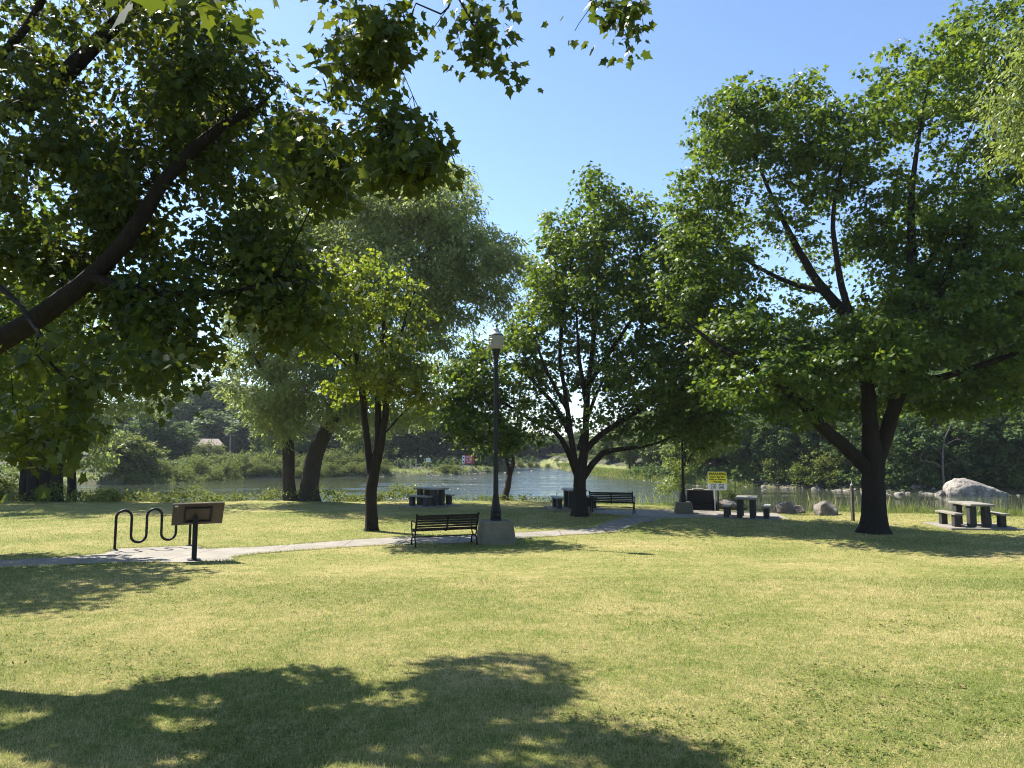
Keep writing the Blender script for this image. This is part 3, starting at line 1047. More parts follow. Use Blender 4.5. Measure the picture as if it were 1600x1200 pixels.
# ------------------------------------------------------------------ slim three-stemmed tree on the lawn
D0 = 23.0
b = at_ground(580, D0)
limbs = [
    [tuple(b + np.array([0, 0, -0.15])) + (0.30,), tuple(b + np.array([0, 0, 0.1])) + (0.22,)] + wl((580, 790, D0, .185), (582, 745, D0, .18), (588, 700, D0, .11), (590, 640, D0, .1), (594, 570, D0, .085), (600, 500, D0, .06), (606, 440, D0, .03)),
    wl((579, 740, D0, .13), (573, 690, D0, .11), (567, 630, D0, .1), (560, 570, D0, .085), (545, 500, D0, .06), (530, 430, D0, .03)),
    wl((586, 735, D0, .14), (596, 690, D0, .12), (604, 630, D0, .1), (612, 580, D0, .08), (630, 510, D0, .05), (650, 450, D0, .025)),
    wl((599, 680, D0, .035), (635, 640, D0 + .4, .024), (672, 612, D0 + .8, .014), (705, 570, D0 + 1.2, .006)),
    wl((562, 590, D0, .05), (530, 560, D0 - .8, .035), (500, 530, D0 - 1.4, .02)),
]
ya = np.vstack([blob(595, 560, 72, 62, D0 - .5, 1.8, 62, filt=False), blob(520, 520, 55, 42, D0 - .8, 1.5, 26, filt=False), blob(640, 590, 40, 35, D0 - .8, 1.2, 22, filt=False),
                blob(560, 450, 85, 60, D0, 1.8, 50, filt=False), blob(640, 480, 40, 50, D0, 1.4, 16, filt=False), blob(490, 470, 60, 50, D0 - .3, 1.6, 34, filt=False), blob(560, 610, 60, 30, D0, 1.4, 18, filt=False), blob(650, 620, 30, 24, D0 - .6, 1, 10, filt=False)])
make_tree('slim_tree', 'slim tree with three upright stems and bright yellow green leaves by the path', None, b, limbs, ya, 46, 0.5, 0.45, 0.125, 'maple_s', M['leaf_bright'], M['bark'], step=0.4, tip=0.005, droop=0.7)

# ------------------------------------------------------------------ big willow with two trunks on the bank
D0 = 36.5
b = at_ground(466, D0)
limbs = [
    [tuple(b + np.array([0.55, 0, -0.2])) + (0.55,)] + wl((482, 760, D0, .44), (494, 705, D0, .40), (520, 650, D0, .30), (545, 580, D0, .24), (568, 500, D0, .18), (600, 410, D0, .12), (630, 330, D0, .06)),
    [tuple(b + np.array([-0.4, 0, -0.2])) + (0.4,)] + wl((452, 760, D0 + .2, .30), (450, 700, D0 + .2, .28), (452, 640, D0 + .3, .22), (440, 570, D0 + .4, .18), (430, 470, D0 + .4, .12), (425, 370, D0 + .4, .05)),
    wl((525, 640, D0, .12), (575, 560, D0 - 1, .09), (630, 470, D0 - 1.5, .06), (670, 390, D0 - 2, .03)),
    wl((545, 580, D0, .13), (530, 480, D0 + 1, .1), (520, 380, D0 + 1.5, .06), (520, 290, D0 + 1.5, .03)),
    wl((585, 550, D0 - 1, .06), (650, 520, D0 - 1.5, .04), (720, 470, D0 - 2, .02)),
    wl((452, 640, D0, .1), (400, 560, D0 - 1, .07), (370, 470, D0 - 1, .03)),
    wl((510, 670, D0, .12), (550, 640, D0 - 1.5, .07), (580, 610, D0 - 2.5, .03)),
]
wa = np.vstack([
    blob(510, 350, 90, 85, D0, 3.5, 95, filt=False), blob(600, 330, 90, 70, D0, 3.5, 95, filt=False), blob(680, 340, 65, 60, D0 - 1, 3, 60, filt=False), blob(720, 410, 70, 60, D0 - 1, 3, 65, filt=False),
    blob(620, 430, 110, 70, D0 - 1, 3.5, 95, filt=False), blob(500, 450, 90, 80, D0, 3.5, 75, filt=False), blob(400, 440, 60, 100, D0, 3, 55, filt=False), blob(480, 610, 75, 60, D0 - 1.5, 2.2, 62, filt=False),
    blob(430, 650, 40, 50, D0 - 1, 2, 26, filt=False), blob(560, 650, 60, 40, D0 - 1, 2, 26, filt=False), blob(660, 500, 80, 40, D0 - 1, 2.6, 34, filt=False), blob(775, 460, 35, 35, D0 - 2, 2, 14, filt=False),
    blob(640, 640, 40, 40, D0 - .5, 1.6, 14, filt=False),
    blob(790, 410, 45, 45, D0 - 2, 2, 26, filt=False), blob(690, 300, 55, 40, D0, 2.5, 34, filt=False), blob(560, 290, 80, 45, D0 + 1, 3, 40, filt=False), blob(580, 600, 70, 50, D0, 2, 30, filt=False),
    blob(420, 600, 60, 70, D0, 2, 40, filt=False), blob(540, 590, 70, 60, D0 - 1, 2, 40, filt=False), blob(390, 530, 50, 80, D0, 2.5, 40, filt=False), blob(700, 470, 70, 50, D0 - 1, 2.5, 46, filt=False), blob(660, 560, 60, 45, D0, 2, 26, filt=False),
    blob(455, 520, 90, 80, D0, 3, 70, filt=False), blob(560, 520, 100, 70, D0, 3, 70, filt=False), blob(440, 370, 65, 90, D0, 3, 70, filt=False), blob(540, 400, 90, 90, D0 - 1, 3, 60, filt=False),
    blob(650, 360, 90, 80, D0, 3, 60, filt=False), blob(730, 380, 60, 60, D0 - 1, 2.4, 40, filt=False), blob(610, 270, 70, 25, D0 + 1, 2, 20, filt=False)])
make_tree('willow_tree', 'tall willow on the riverbank with two thick leaning trunks and fine silvery leaves', None, b, limbs, wa, 100, 0.72, 0.6, 0.24, 'lance', M['leaf_willow'], M['bark_pale'], step=0.5, tip=0.008, droop=0.6, jit=0.9)

# ------------------------------------------------------------------ clump of dark trunks far left on the bank
D0 = 36.8
b = at_ground(75, D0)
limbs = []
for i, (x0, x1, x2, r0, dd) in enumerate(((52, 45, 20, .30, 0), (70, 68, 60, .34, .3), (88, 96, 130, .27, -.2), (112, 116, 150, .22, .5), (38, 36, -20, .22, .4))):
    limbs.append(wl((x0, 790, D0 + dd, r0 * 1.3), (x0, 770, D0 + dd, r0), (x0 + (x1 - x0) * .3, 720, D0 + dd, r0 * .9), (x1, 640, D0 + dd, r0 * .75), ((x1 + x2) / 2, 560, D0 + dd, r0 * .5), (x2, 470, D0 + dd, r0 * .25)))
la = np.vstack([blob(40, 600, 110, 75, D0, 3.5, 95, filt=False), blob(170, 600, 75, 75, D0, 2.5, 55, filt=False), blob(100, 490, 140, 90, D0, 4, 100, filt=False), blob(250, 540, 60, 60, D0, 2, 26, filt=False), blob(-80, 560, 90, 120, D0, 3, 50, filt=False),
                blob(0, 690, 60, 30, D0 + 1, 1.5, 20, filt=False), blob(150, 690, 30, 40, D0 + 1, 1.2, 14, filt=False)])
make_tree('willow_tree', 'many-stemmed willow with a clump of dark trunks at the far left bank', None, b, limbs, la, 140, 0.72, 0.6, 0.24, 'lance', M['leaf_willow'], M['bark'], step=0.5, tip=0.008, droop=0.6, jit=0.9)

# ------------------------------------------------------------------ tree off the left edge whose shade crosses the lawn
b = np.array([-15.0, 17.5, tz(-15.0, 17.5)])
limbs = [[(b[0], b[1], b[2] - .2, .45), (b[0], b[1], b[2] + .3, .32), (b[0] + .1, b[1], b[2] + 2.5, .27), (b[0] + .2, b[1] + .2, b[2] + 5, .2), (b[0], b[1], b[2] + 8, .1), (b[0], b[1], b[2] + 10, .04)],
         [(b[0] + .1, b[1], b[2] + 2.8, .16), (b[0] + 1.2, b[1] - .5, b[2] + 4, .1), (b[0] + 2.2, b[1] - .8, b[2] + 5.2, .04)],
         [(b[0] + .1, b[1], b[2] + 3.2, .15), (b[0] - 1.5, b[1] + .8, b[2] + 5, .1), (b[0] - 2.5, b[1] + 1.4, b[2] + 7, .04)]]
v = unit(rng.normal(0, 1, (460, 3))) * (rng.random((460, 1)) ** .35)
oa = np.array([b[0] + 1.2, b[1] - 1.5, b[2] + 6.0]) + v * np.array([4.3, 4.0, 3.7])
oa = oa[keep_shade(oa)]
make_tree('maple_tree', 'round maple at the left edge behind the big overhanging limb', None, b, limbs, oa, 60, 0.6, 0.45, 0.15, 'maple_s', M['leaf_maple'], M['bark'], step=0.4)

# ------------------------------------------------------------------ light green bough reaching in at the upper right
b = np.array([11.2, 9.5, tz(11.2, 9.5)])
limbs = [[(b[0], b[1], b[2] - .2, .4), (b[0], b[1], b[2] + .3, .28), (b[0] - .1, b[1], b[2] + 3, .22), (b[0] - .3, b[1], b[2] + 6, .15), (b[0] - .4, b[1], b[2] + 9, .05)],
         [(b[0] - .2, b[1], b[2] + 4.2, .1)] + wl((1800, 150, 9.2, .06), (1700, 110, 9.0, .03), (1620, 130, 9, .012)),
         [(b[0] - .2, b[1], b[2] + 5, .1)] + wl((1800, 20, 9.2, .05), (1690, 40, 9, .02), (1620, 80, 9, .01))]
ra = np.vstack([blob(1590, 75, 34, 28, 9.2, .7, 12, filt=False), blob(1598, 150, 30, 40, 9.2, .7, 14, filt=False), blob(1605, 225, 20, 30, 9.2, .6, 8, filt=False), blob(1700, 120, 90, 120, 9.4, 1.6, 50, filt=False), blob(1840, 60, 120, 160, 9.5, 2, 80, filt=False)])
make_tree('locust_tree', 'pale green feathery tree reaching in at the upper right edge', None, b, limbs, ra, 110, 0.36, 0.55, 0.055, 'oval', M['leaf_locust'], M['bark'], step=0.25, tip=0.0035, droop=0.8)

# ------------------------------------------------------------------ small leaning tree at the water's edge
D0 = 37.0
b = at_ground(787, D0)
limbs = [wl((786, 792, D0, .24), (790, 772, D0, .17), (796, 742, D0, .15), (793, 725, D0, .10), (788, 705, D0, .08), (780, 670, D0, .05), (765, 620, D0, .025)),
         wl((797, 742, D0, .11), (802, 725, D0, .09), (801, 700, D0, .07), (808, 660, D0, .05), (815, 590, D0, .04), (825, 500, D0, .02))]
sa = np.vstack([blob(745, 640, 50, 55, D0, 1.8, 40, filt=False), blob(800, 640, 50, 55, D0, 1.8, 40, filt=False), blob(770, 690, 75, 22, D0, 1.6, 30, filt=False), blob(740, 580, 45, 45, D0, 1.6, 24, filt=False), blob(835, 580, 40, 50, D0, 1.6, 20, filt=False), blob(815, 500, 50, 60, D0, 1.8, 30, filt=False), blob(845, 455, 30, 50, D0, 1.4, 14, filt=False), blob(720, 540, 45, 50, D0, 1.6, 18, filt=False)])
make_tree('small_tree', 'small leaning tree with a forked pale trunk at the water edge', None, b, limbs, sa, 34, 0.62, 0.5, 0.13, 'oval', M['leaf_locust'], M['bark_pale'], step=0.4, tip=0.006)

# ------------------------------------------------------------------ feathery tree behind the second lamp
D0 = 33.5
b = at_ground(1066, D0)
limbs = [wl((1066, 790, D0, .16), (1067, 760, D0, .11), (1072, 700, D0, .09), (1078, 650, D0, .06), (1082, 600, D0, .03)),
         wl((1069, 730, D0, .05), (1095, 690, D0 - .5, .03), (1125, 670, D0 - .8, .012))]
sa = np.vstack([blob(1090, 680, 50, 36, D0, 1.5, 46, filt=False), blob(1080, 630, 50, 40, D0, 1.6, 30, filt=False), blob(1062, 725, 24, 30, D0, .9, 16, filt=False), blob(1120, 700, 26, 16, D0 - .3, .9, 10, filt=False), blob(1040, 765, 18, 14, D0, .7, 6, filt=False)])
make_tree('locust_tree', 'light feathery tree growing behind the second lamp post and stone monument', None, b, limbs, sa, 110, 0.5, 0.4, 0.10, 'oval', M['leaf_locust'], M['bark'], step=0.35, tip=0.005, droop=0.7)


# ------------------------------------------------------------------ far trees: prototypes copied along the other bank
def proto_tree(name, H, W, trunk_h, leaf, bark, n_cl, per, size, seed, kind='clump', rad=0.9, shape='round'):
    global rng
    keep = rng
    rng = np.random.default_rng(seed)
    root = empty(name)
    t = Tree(0.6, 0.012)
    t.limb([(0, 0, -0.3, .035 * H), (0.1, 0, trunk_h * .5, .022 * H), (0.15, 0.1, trunk_h, .02 * H), (0, 0.2, H * .6, .012 * H), (0.1, 0, H * .92, .004 * H)], True)
    A = []
    while len(A) < n_cl:
        v = unit(rng.normal(0, 1, 3)) * rng.random() ** .3
        z = trunk_h * .7 + (H - trunk_h * .7) * (0.5 + 0.5 * v[2])
        k = 1.0 + 0.25 * math.sin(3 * math.atan2(v[1], v[0]) + seed) + 0.2 * math.sin(5 * z / H * 3 + seed)
        w = W / 2 * k
        if shape == 'cone':
            w *= 1.15 * (1 - 0.75 * (z - trunk_h) / (H - trunk_h))
        A.append((v[0] * w, v[1] * w, z))
    A = np.array(A)
    t.reach(A[:min(len(A), 90)], sag=.1)
    t.wood('trunk', bark, root, np.zeros(3))
    spray(A, per, rad, .55, size, kind, droop=.4, jit=.8, name='crown', mat=leaf, parent=root)
    rng = keep
    return root


def proto_shrub(name, H, W, leaf, n_cl, per, size, seed, kind='oval', rad=.4):
    global rng
    keep = rng
    rng = np.random.default_rng(seed)
    root = empty(name)
    t = Tree(0.3, 0.006)
    t.limb([(0, 0, -.2, .05), (0.05, 0, H * .3, .03), (0, .05, H * .6, .015)], True)
    v = unit(rng.normal(0, 1, (n_cl, 3))) * rng.random((n_cl, 1)) ** .35
    v[:, 2] = np.abs(v[:, 2])
    k = 1 + .25 * np.sin(3 * np.arctan2(v[:, 1], v[:, 0]) + seed)
    A = v * np.array([W / 2, W / 2, H]) * k[:, None]
    A[:, 2] = np.maximum(A[:, 2], .1)
    t.reach(A[:60])
    t.wood('stem', M['bark'], root, np.zeros(3))
    spray(A, per, rad, .7, size, kind, droop=.1, jit=.8, name='foliage', mat=leaf, parent=root)
    rng = keep
    return root


used = set()


def place(proto, loc, scale, rz, label, cat, group):
    o = proto if proto.name not in used else copy_tree(proto)
    used.add(proto.name)
    o.location = loc
    o.scale = scale if hasattr(scale, '__len__') else (scale,) * 3
    o.rotation_euler = (0, 0, rz)
    tag(o, label, cat, group)
    return o


P_A = proto_tree('leafy_tree', 10, 8, 1.0, M['leaf_far'], M['bark'], 220, 46, .34, 3)
P_B = proto_tree('leafy_tree', 10, 7, 0.8, M['leaf_far'], M['bark'], 200, 46, .34, 8)
P_C = proto_tree('woodland_tree', 12, 8, 0.5, M['leaf_dark'], M['bark'], 220, 44, .36, 5)
P_D = proto_tree('woodland_tree', 12, 7, 0.6, M['leaf_dark'], M['bark'], 200, 44, .36, 12)
P_E = proto_tree('pine_tree', 12, 5, 0.4, M['leaf_dark'], M['bark'], 200, 40, .3, 21, shape='cone', rad=.7)
P_S = proto_shrub('shrub', 2.4, 4.4, M['leaf_shrub'], 110, 40, .20, 4, rad=.45)
P_T = proto_shrub('shrub', 3.0, 3.6, M['leaf_shrub'], 110, 40, .20, 9, rad=.45)

# (px, depth, top y, width px, proto, label key)
far_list = [
    # hazy wood behind the house
    (250, 150, 611, 120, P_A, 'h'), (300, 145, 598, 120, P_B, 'h'), (350, 150, 590, 130, P_A, 'h'), (400, 142, 608, 120, P_B, 'h'), (440, 150, 614, 130, P_A, 'h'), (205, 150, 626, 110, P_B, 'h'),
    (160, 140, 631, 120, P_A, 'h'), (100, 135, 626, 130, P_B, 'h'), (40, 130, 626, 130, P_A, 'h'), (-30, 125, 616, 140, P_B, 'h'), (-120, 120, 616, 140, P_A, 'h'), (330, 132, 638, 90, P_D, 'h'), (390, 130, 641, 100, P_C, 'h'), (430, 128, 646, 90, P_D, 'h'),
    # dark tree left of the house
    (232, 102, 640, 80, P_C, 'd'), (275, 106, 655, 66, P_D, 'd'),
    # light trees right of the house
    (425, 108, 640, 70, P_A, 'l'), (470, 112, 645, 80, P_B, 'l'), (530, 112, 650, 80, P_A, 'l'), (570, 108, 668, 70, P_B, 'l'),
    # dark trees behind the far signs
    (610, 118, 640, 80, P_C, 's'), (650, 120, 632, 90, P_D, 's'), (695, 122, 628, 90, P_C, 's'), (740, 124, 636, 80, P_D, 's'), (775, 128, 648, 70, P_C, 's'), (670, 135, 630, 100, P_D, 's'), (560, 128, 640, 100, P_C, 's'), (720, 140, 640, 100, P_D, 's'),
    # low line at the inlet
    (820, 160, 674, 70, P_C, 'i'), (865, 165, 678, 70, P_D, 'i'), (910, 160, 674, 70, P_C, 'i'), (790, 158, 672, 80, P_D, 'i'), (845, 172, 680, 80, P_A, 'i'), (890, 175, 682, 80, P_B, 'i'),
    # trees on the green point
    (955, 108, 668, 50, P_B, 'p'), (985, 98, 650, 60, P_A, 'p'), (1018, 94, 640, 66, P_B, 'p'), (1045, 90, 625, 70, P_A, 'p'), (940, 125, 678, 60, P_A, 'p'), (1000, 118, 640, 80, P_C, 'p'), (1060, 105, 620, 90, P_D, 'p'),
]
LAB = {'h': ('leafy green tree in the hazy wood behind the far house', 'trees in the wood behind the house'),
       'd': ('dark tall tree between the waterside bush and the house', 'dark trees left of the house'),
       'l': ('light green tree on the far shore right of the house', 'light trees right of the house'),
       's': ('dark tree in the wood behind the far red and white signs', 'dark trees behind the far signs'),
       'i': ('distant low tree across the inlet beyond the small bridge', 'distant trees beyond the inlet'),
       'p': ('tree standing on the grassy point across the river', 'trees on the grassy point'),
       'r': ('dark leafy tree in the shaded wood on the right bank', 'trees of the right bank wood')}
DIM = {P_A.name: (10, 9.5), P_B.name: (10, 8.5), P_C.name: (12, 9.5), P_D.name: (12, 8.5), P_E.name: (12, 5.5)}
for px, D, ty, w, pr, key in far_list:
    p = at_ground(px, D)
    top = at(px, ty, D)[2]
    h = max(2.5, top - p[2])
    H, W = DIM[pr.name if pr.name in DIM else pr.name]
    sz = h / H
    sx = w * D / F / W * 1.12
    place(pr, (p[0], p[1], p[2] - .1), (sx, sx, sz), random.uniform(0, 6.28), LAB[key][0], 'tree', LAB[key][1])

# wooded hillside on the right bank
k = 0
for row, (dd, hh) in enumerate(((4.0, 6.5), (8.5, 9), (14, 11), (21, 12), (30, 12))):
    xs = np.arange(15 + row * 1.5, 74 + row * 5, 4.2 + row * .7)
    for x in xs:
        x = x + random.uniform(-1.2, 1.2)
        y = float(shore_far(x)) + dd + random.uniform(-1.2, 1.5)
        u = x / y * F + 800
        if u > 1760 or u < 1040:
            continue
        if row == 0 and 1455 < u < 1500:
            y += 2.5
        pr = (P_C, P_D, P_C, P_E if row > 1 else P_D, P_A if random.random() < .5 else P_D)[k % 5]
        H, W = DIM.get(pr.name, (12, 8))
        s = hh * random.uniform(.8, 1.2) / H
        place(pr, (x, y, tz(x, y) - .15), (s * random.uniform(.9, 1.15), s * random.uniform(.9, 1.15), s), random.uniform(0, 6.28), LAB['r'][0], 'tree', LAB['r'][1])
        k += 1

# shrubs along the far shore
for px, D, ty, w, pr in ((255, 96, 722, 40, P_S), (283, 97, 724, 40, P_T), (300, 97.5, 712, 34, P_T), (318, 112, 688, 34, P_T), (285, 112, 694, 30, P_S), (338, 113, 695, 30, P_T), (325, 98, 715, 40, P_S), (350, 99, 708, 40, P_T), (378, 100, 712, 40, P_S), (405, 100, 710, 46, P_T), (430, 100, 714, 40, P_S),
                        (505, 101, 720, 50, P_S), (535, 101, 725, 40, P_T), (560, 102, 715, 50, P_S), (595, 103, 722, 40, P_T), (240, 92, 728, 30, P_S), (695, 104.5, 729, 38, P_S), (705, 104.5, 730, 26, P_T), (768, 119, 728, 30, P_S), (900, 145, 724, 60, P_S), (925, 120, 728, 40, P_S)):
    p = at_ground(px, D)
    h = max(.7, at(px, ty, D)[2] - p[2])
    H, W = (2.4, 4.6) if pr is P_S else (3.0, 3.8)
    s = w * D / F / W * 1.2
    place(pr, (p[0], p[1], p[2]), (s, s, h / H / .95), random.uniform(0, 6.28), 'yellow green shrub on the far shore, part of the waterside row', 'shrub', 'shrubs along the far shore')
px = 212.0
k = 0
while px < 905:
    if not (612 < px < 682 or 716 < px < 748):
        x = (px - 800) / F * 100
        for _ in range(3):
            y = float(shore_far(x)) + 1.6 + random.uniform(-.3, .8)
            x = (px - 800) / F * y
        s = random.uniform(.38, .62) * (1.0 if px < 600 else .62)
        place((P_S, P_T)[k % 2], (x, y, tz(x, y) - .05), (s * 1.15, s, s * random.uniform(.8, 1.15)), random.uniform(0, 6.28), 'yellow green shrub on the far shore, part of the waterside row', 'shrub', 'shrubs along the far shore')
    px += random.uniform(10, 17)
    k += 1
px = 215.0
while px < 600:
    x = (px - 800) / F * 106
    for _ in range(3):
        y = float(shore_far(x)) + 6.5 + random.uniform(-1.5, 1.5)
        x = (px - 800) / F * y
    s = random.uniform(.7, 1.05)
    place((P_S, P_T)[k % 2], (x, y, tz(x, y) - .1), (s, s, s * random.uniform(.95, 1.3)), random.uniform(0, 6.28), 'yellow green shrub on the far shore, part of the waterside row', 'shrub', 'shrubs along the far shore')
    px += random.uniform(17, 30)
    k += 1
# the big lone bush and low shrubs on the right bank
p = at_ground(192, 79)
BB = proto_tree('waterside_bush', 6, 6, .3, M['leaf_shrub'], M['bark'], 170, 60, .26, 31, rad=.7)
place(BB, (p[0], p[1], p[2]), (1.0, 1.0, (at(192, 678, 79)[2] - p[2]) / 6), 0, 'large rounded bush standing out over the water at the left', 'bush', None)
k = 0
for px, D, s in ((1150, 73, .5), (1175, 71, .6), (1220, 69, .8), (1250, 68, .7), (1285, 66.5, 1.1), (1305, 66, .8), (1400, 63, .6), (1440, 62, .8), (1590, 60, 1.0), (1640, 60, .9), (1350, 64.5, .6)):
    p = at_ground(px, D + 2)
    place((P_S, P_T)[k % 2], (p[0], p[1], p[2]), (s, s, s), k, 'low shrub above the stones of the right bank', 'shrub', 'low shrubs on the right bank')
    k += 1

# bright shrubs on the near bank at far left
for i, (px, D, s, lab) in enumerate(((5, 38.0, .55, 'small bright shrub by the dark trunks, nearest the left edge'), (140, 38.2, .36, 'small shrub on the bank just right of the dark trunk clump'), (165, 37.6, .3, 'low shrub on the near bank in front of the sparkling water'))):
    p = at_ground(px, D)
    place(P_T, (p[0], p[1], p[2]), s, i * 1.3, lab, 'shrub', None)
# yellow-green bush by the monument
p = at_ground(1145, 33.2)
place(P_S, (p[0], p[1], p[2]), (.32, .3, .38), 1.0, 'small yellow green bush behind the warning sign', 'shrub', None)

# bare dead tree by the boulder
D0 = 60.0
b = at_ground(1476, D0)
b[2] = max(b[2], WATER)
root = empty('dead_tree', tuple(b))
tag(root, 'bare pale dead tree beside the big boulder', 'tree')
t = Tree(.4, .012)
t.limb([tuple(b) + (.10,)] + wl((1473, 720, D0, .075), (1475, 690, D0, .06), (1484, 668, D0, .035), (1490, 655, D0, .015)), True)
for l in (((1473, 712, D0, .035), (1462, 700, D0 - .5, .022), (1450, 694, D0 - 1, .015)), ((1474, 700, D0, .035), (1486, 690, D0 + .4, .022), (1502, 684, D0 + .8, .015)), ((1474, 728, D0, .035), (1492, 722, D0, .022), (1512, 722, D0, .012)),
          ((1473, 730, D0, .05), (1458, 722, D0, .03), (1440, 720, D0, .012)), ((1476, 688, D0, .04), (1470, 672, D0, .02), (1466, 660, D0, .01))):
    t.limb(wl(*l))
t.reach(np.array([at(x, y, D0) for x, y in ((1445, 700), (1450, 712), (1505, 700), (1500, 712), (1485, 655), (1470, 662), (1510, 690), (1440, 712))]))
t.wood('trunk', M['bark_dead'], root, b)


# ------------------------------------------------------------------ rocks
def rock(name, mat, size, seed, cuts=7, amp=.12, sub=4):
    bm = bmesh.new()
    bmesh.ops.create_icosphere(bm, subdivisions=sub, radius=1)
    rr = random.Random(seed)
    pl = []
    for _ in range(cuts):
        n = Vector((rr.gauss(0, 1), rr.gauss(0, 1), rr.gauss(0.25, .7))).normalized()
        pl.append((n, rr.uniform(.55, .85)))
    for v in bm.verts:
        for n, d in pl:
            e = v.co.dot(n) - d
            if e > 0: v.co -= n * e * .92
        q = noise.fractal(v.co * 1.4 + Vector((seed, 0, 0)), 1.0, 2.0, 5)
        v.co += v.co.normalized() * q * amp
    for v in bm.verts:
        v.co = Vector((v.co.x * size[0] / 2, v.co.y * size[1] / 2, v.co.z * size[2]))
    me = bpy.data.meshes.new(name)
    bm.to_mesh(me)
    bm.free()
    me.polygons.foreach_set('use_smooth', [True] * len(me.polygons))
    me.set_sharp_from_angle(angle=R(38))
    return link_mesh(name, me, mat)


def boulder_profile():
    # big pale boulder: steep left shoulder, long slope to the right
    bm = bmesh.new()
    bmesh.ops.create_icosphere(bm, subdivisions=5, radius=1)
    for v in bm.verts:
        x, y, z = v.co
        zz = z * 1.0
        top = np.interp(x, [-1, -.88, -.72, -.4, 0, .4, .8, 1], [.25, .8, 1.0, 1.0, .84, .60, .30, .12])
        rad = math.sqrt(max(0, 1 - x * x)) + 1e-4
        zz = max(0, z / rad) ** .55 * top if z > 0 else z * .5
        xx = x * (1.0 + .05 * math.sin(z * 6))
        q = noise.fractal(v.co * 1.6 + Vector((3, 7, 1)), 1.0, 2.0, 5) * .07
        v.co = Vector(((xx + x * q) * 2.35, (y + y * q) * 1.6, (zz + zz * q * 1.6) * 1.36))
    me = bpy.data.meshes.new('boulder')
    bm.to_mesh(me); bm.free()
    me.polygons.foreach_set('use_smooth', [True] * len(me.polygons))
    return link_mesh('boulder', me, M['granite'])


o = boulder_profile()
p = at(1524, 775, 57.5)
o.location = (p[0], p[1], WATER - .05)
o.rotation_euler = (0, 0, R(-4))
tag(o, 'huge pale granite boulder lying across the river at the right', 'boulder')

for px, py, D, s, seed, lab in ((1226, 792, 30.4, (1.25, .9, .42), 5, 'grey boulder in the tall grass nearest the picnic table'), (1290, 797, 29.3, (1.35, .9, .42), 17, 'brown flat-topped boulder near the dark square post'),
                                (1140, 790, 32.0, (1.5, .9, .35), 9, 'low rock behind the warning sign')):
    g_ = at_ground(px, D)
    o = rock('boulder', M['rock'], s, seed)
    o.location = (g_[0], g_[1], g_[2] + s[2] * .35)
    o.rotation_euler = (0, 0, seed)
    tag(o, lab, 'boulder')
g_ = at_ground(1248, 30.2)
o = rock('boulder', M['rock'], (.7, .6, .25), 23); o.location = (g_[0], g_[1], g_[2] + .05)
tag(o, 'small low dark rock beside the grey boulder in tall grass', 'boulder')
o = rock('boulder', M['granite'], (1.0, .8, .35), 41)
p = at(1470, 768, 58); o.location = (p[0], p[1], WATER + .05)
tag(o, 'small pale rock at the left foot of the huge boulder', 'boulder')

# stones along the far banks
protos = [rock('shore_stone', M['rubble'], (1.1, .9, .4), s, 6, .15, 3) for s in (51, 52, 53, 54, 55)]
placed = 0


def stone(x, y, s, lab, grp):
    global placed
    o = protos[placed] if placed < len(protos) else protos[placed % len(protos)].copy()
    if placed >= len(protos):
        COL.objects.link(o)
    placed += 1
    o.location = (x, y, max(tz(x, y), WATER - .05) + .02 * s)
    o.scale = (s, s, s * random.uniform(.35, .75))
    o.rotation_euler = (0, 0, random.uniform(0, 6.28))
    tag(o, lab, 'stone', grp)


for i in range(170):
    px = random.uniform(1128, 1480) if i < 145 else random.uniform(1480, 1620)
    x = (px - 800) / F * 68
    y = float(shore_far(x)) + random.uniform(-.6, 2.6)
    x = (px - 800) / F * y
    s = random.choice((.25, .3, .4, .5, .8)) * random.uniform(.7, 1.3)
    stone(x, y, s, 'weathered stone among the rubble along the right far bank', 'stones along the right bank')
for i in range(46):
    px = random.uniform(668, 800)
    y = float(shore_far((px - 800) / F * 105)) + random.uniform(-.4, 3)
    x = (px - 800) / F * y
    stone(x, y, random.uniform(.25, .7), 'pale stone on the far shore below the red sign', 'stones below the red sign')
for i in range(36):
    px = random.uniform(915, 1110)
    x = (px - 800) / F * 84
    y = float(shore_far(x)) + random.uniform(-.8, 1.2)
    stone((px - 800) / F * y, y, random.uniform(.25, .5), 'small stone at the waterline of the grassy point', 'stones of the grassy point')
for px, D, s in ((1195, 64.5, .7), (810, 112, .7), (832, 118, .8), (850, 122, .6), (872, 124, .9), (893, 126, .9), (790, 110, .7)):
    p = at(px, 745, D)
    stone(p[0], p[1], s, 'rock sticking out of the river water', 'rocks in the river')


# ------------------------------------------------------------------ benches
def arc(cx, cz, rx, rz, a0, a1, n=8):
    return [(cx + rx * math.cos(R(a0 + (a1 - a0) * i / n)), cz + rz * math.sin(R(a0 + (a1 - a0) * i / n))) for i in range(n + 1)]


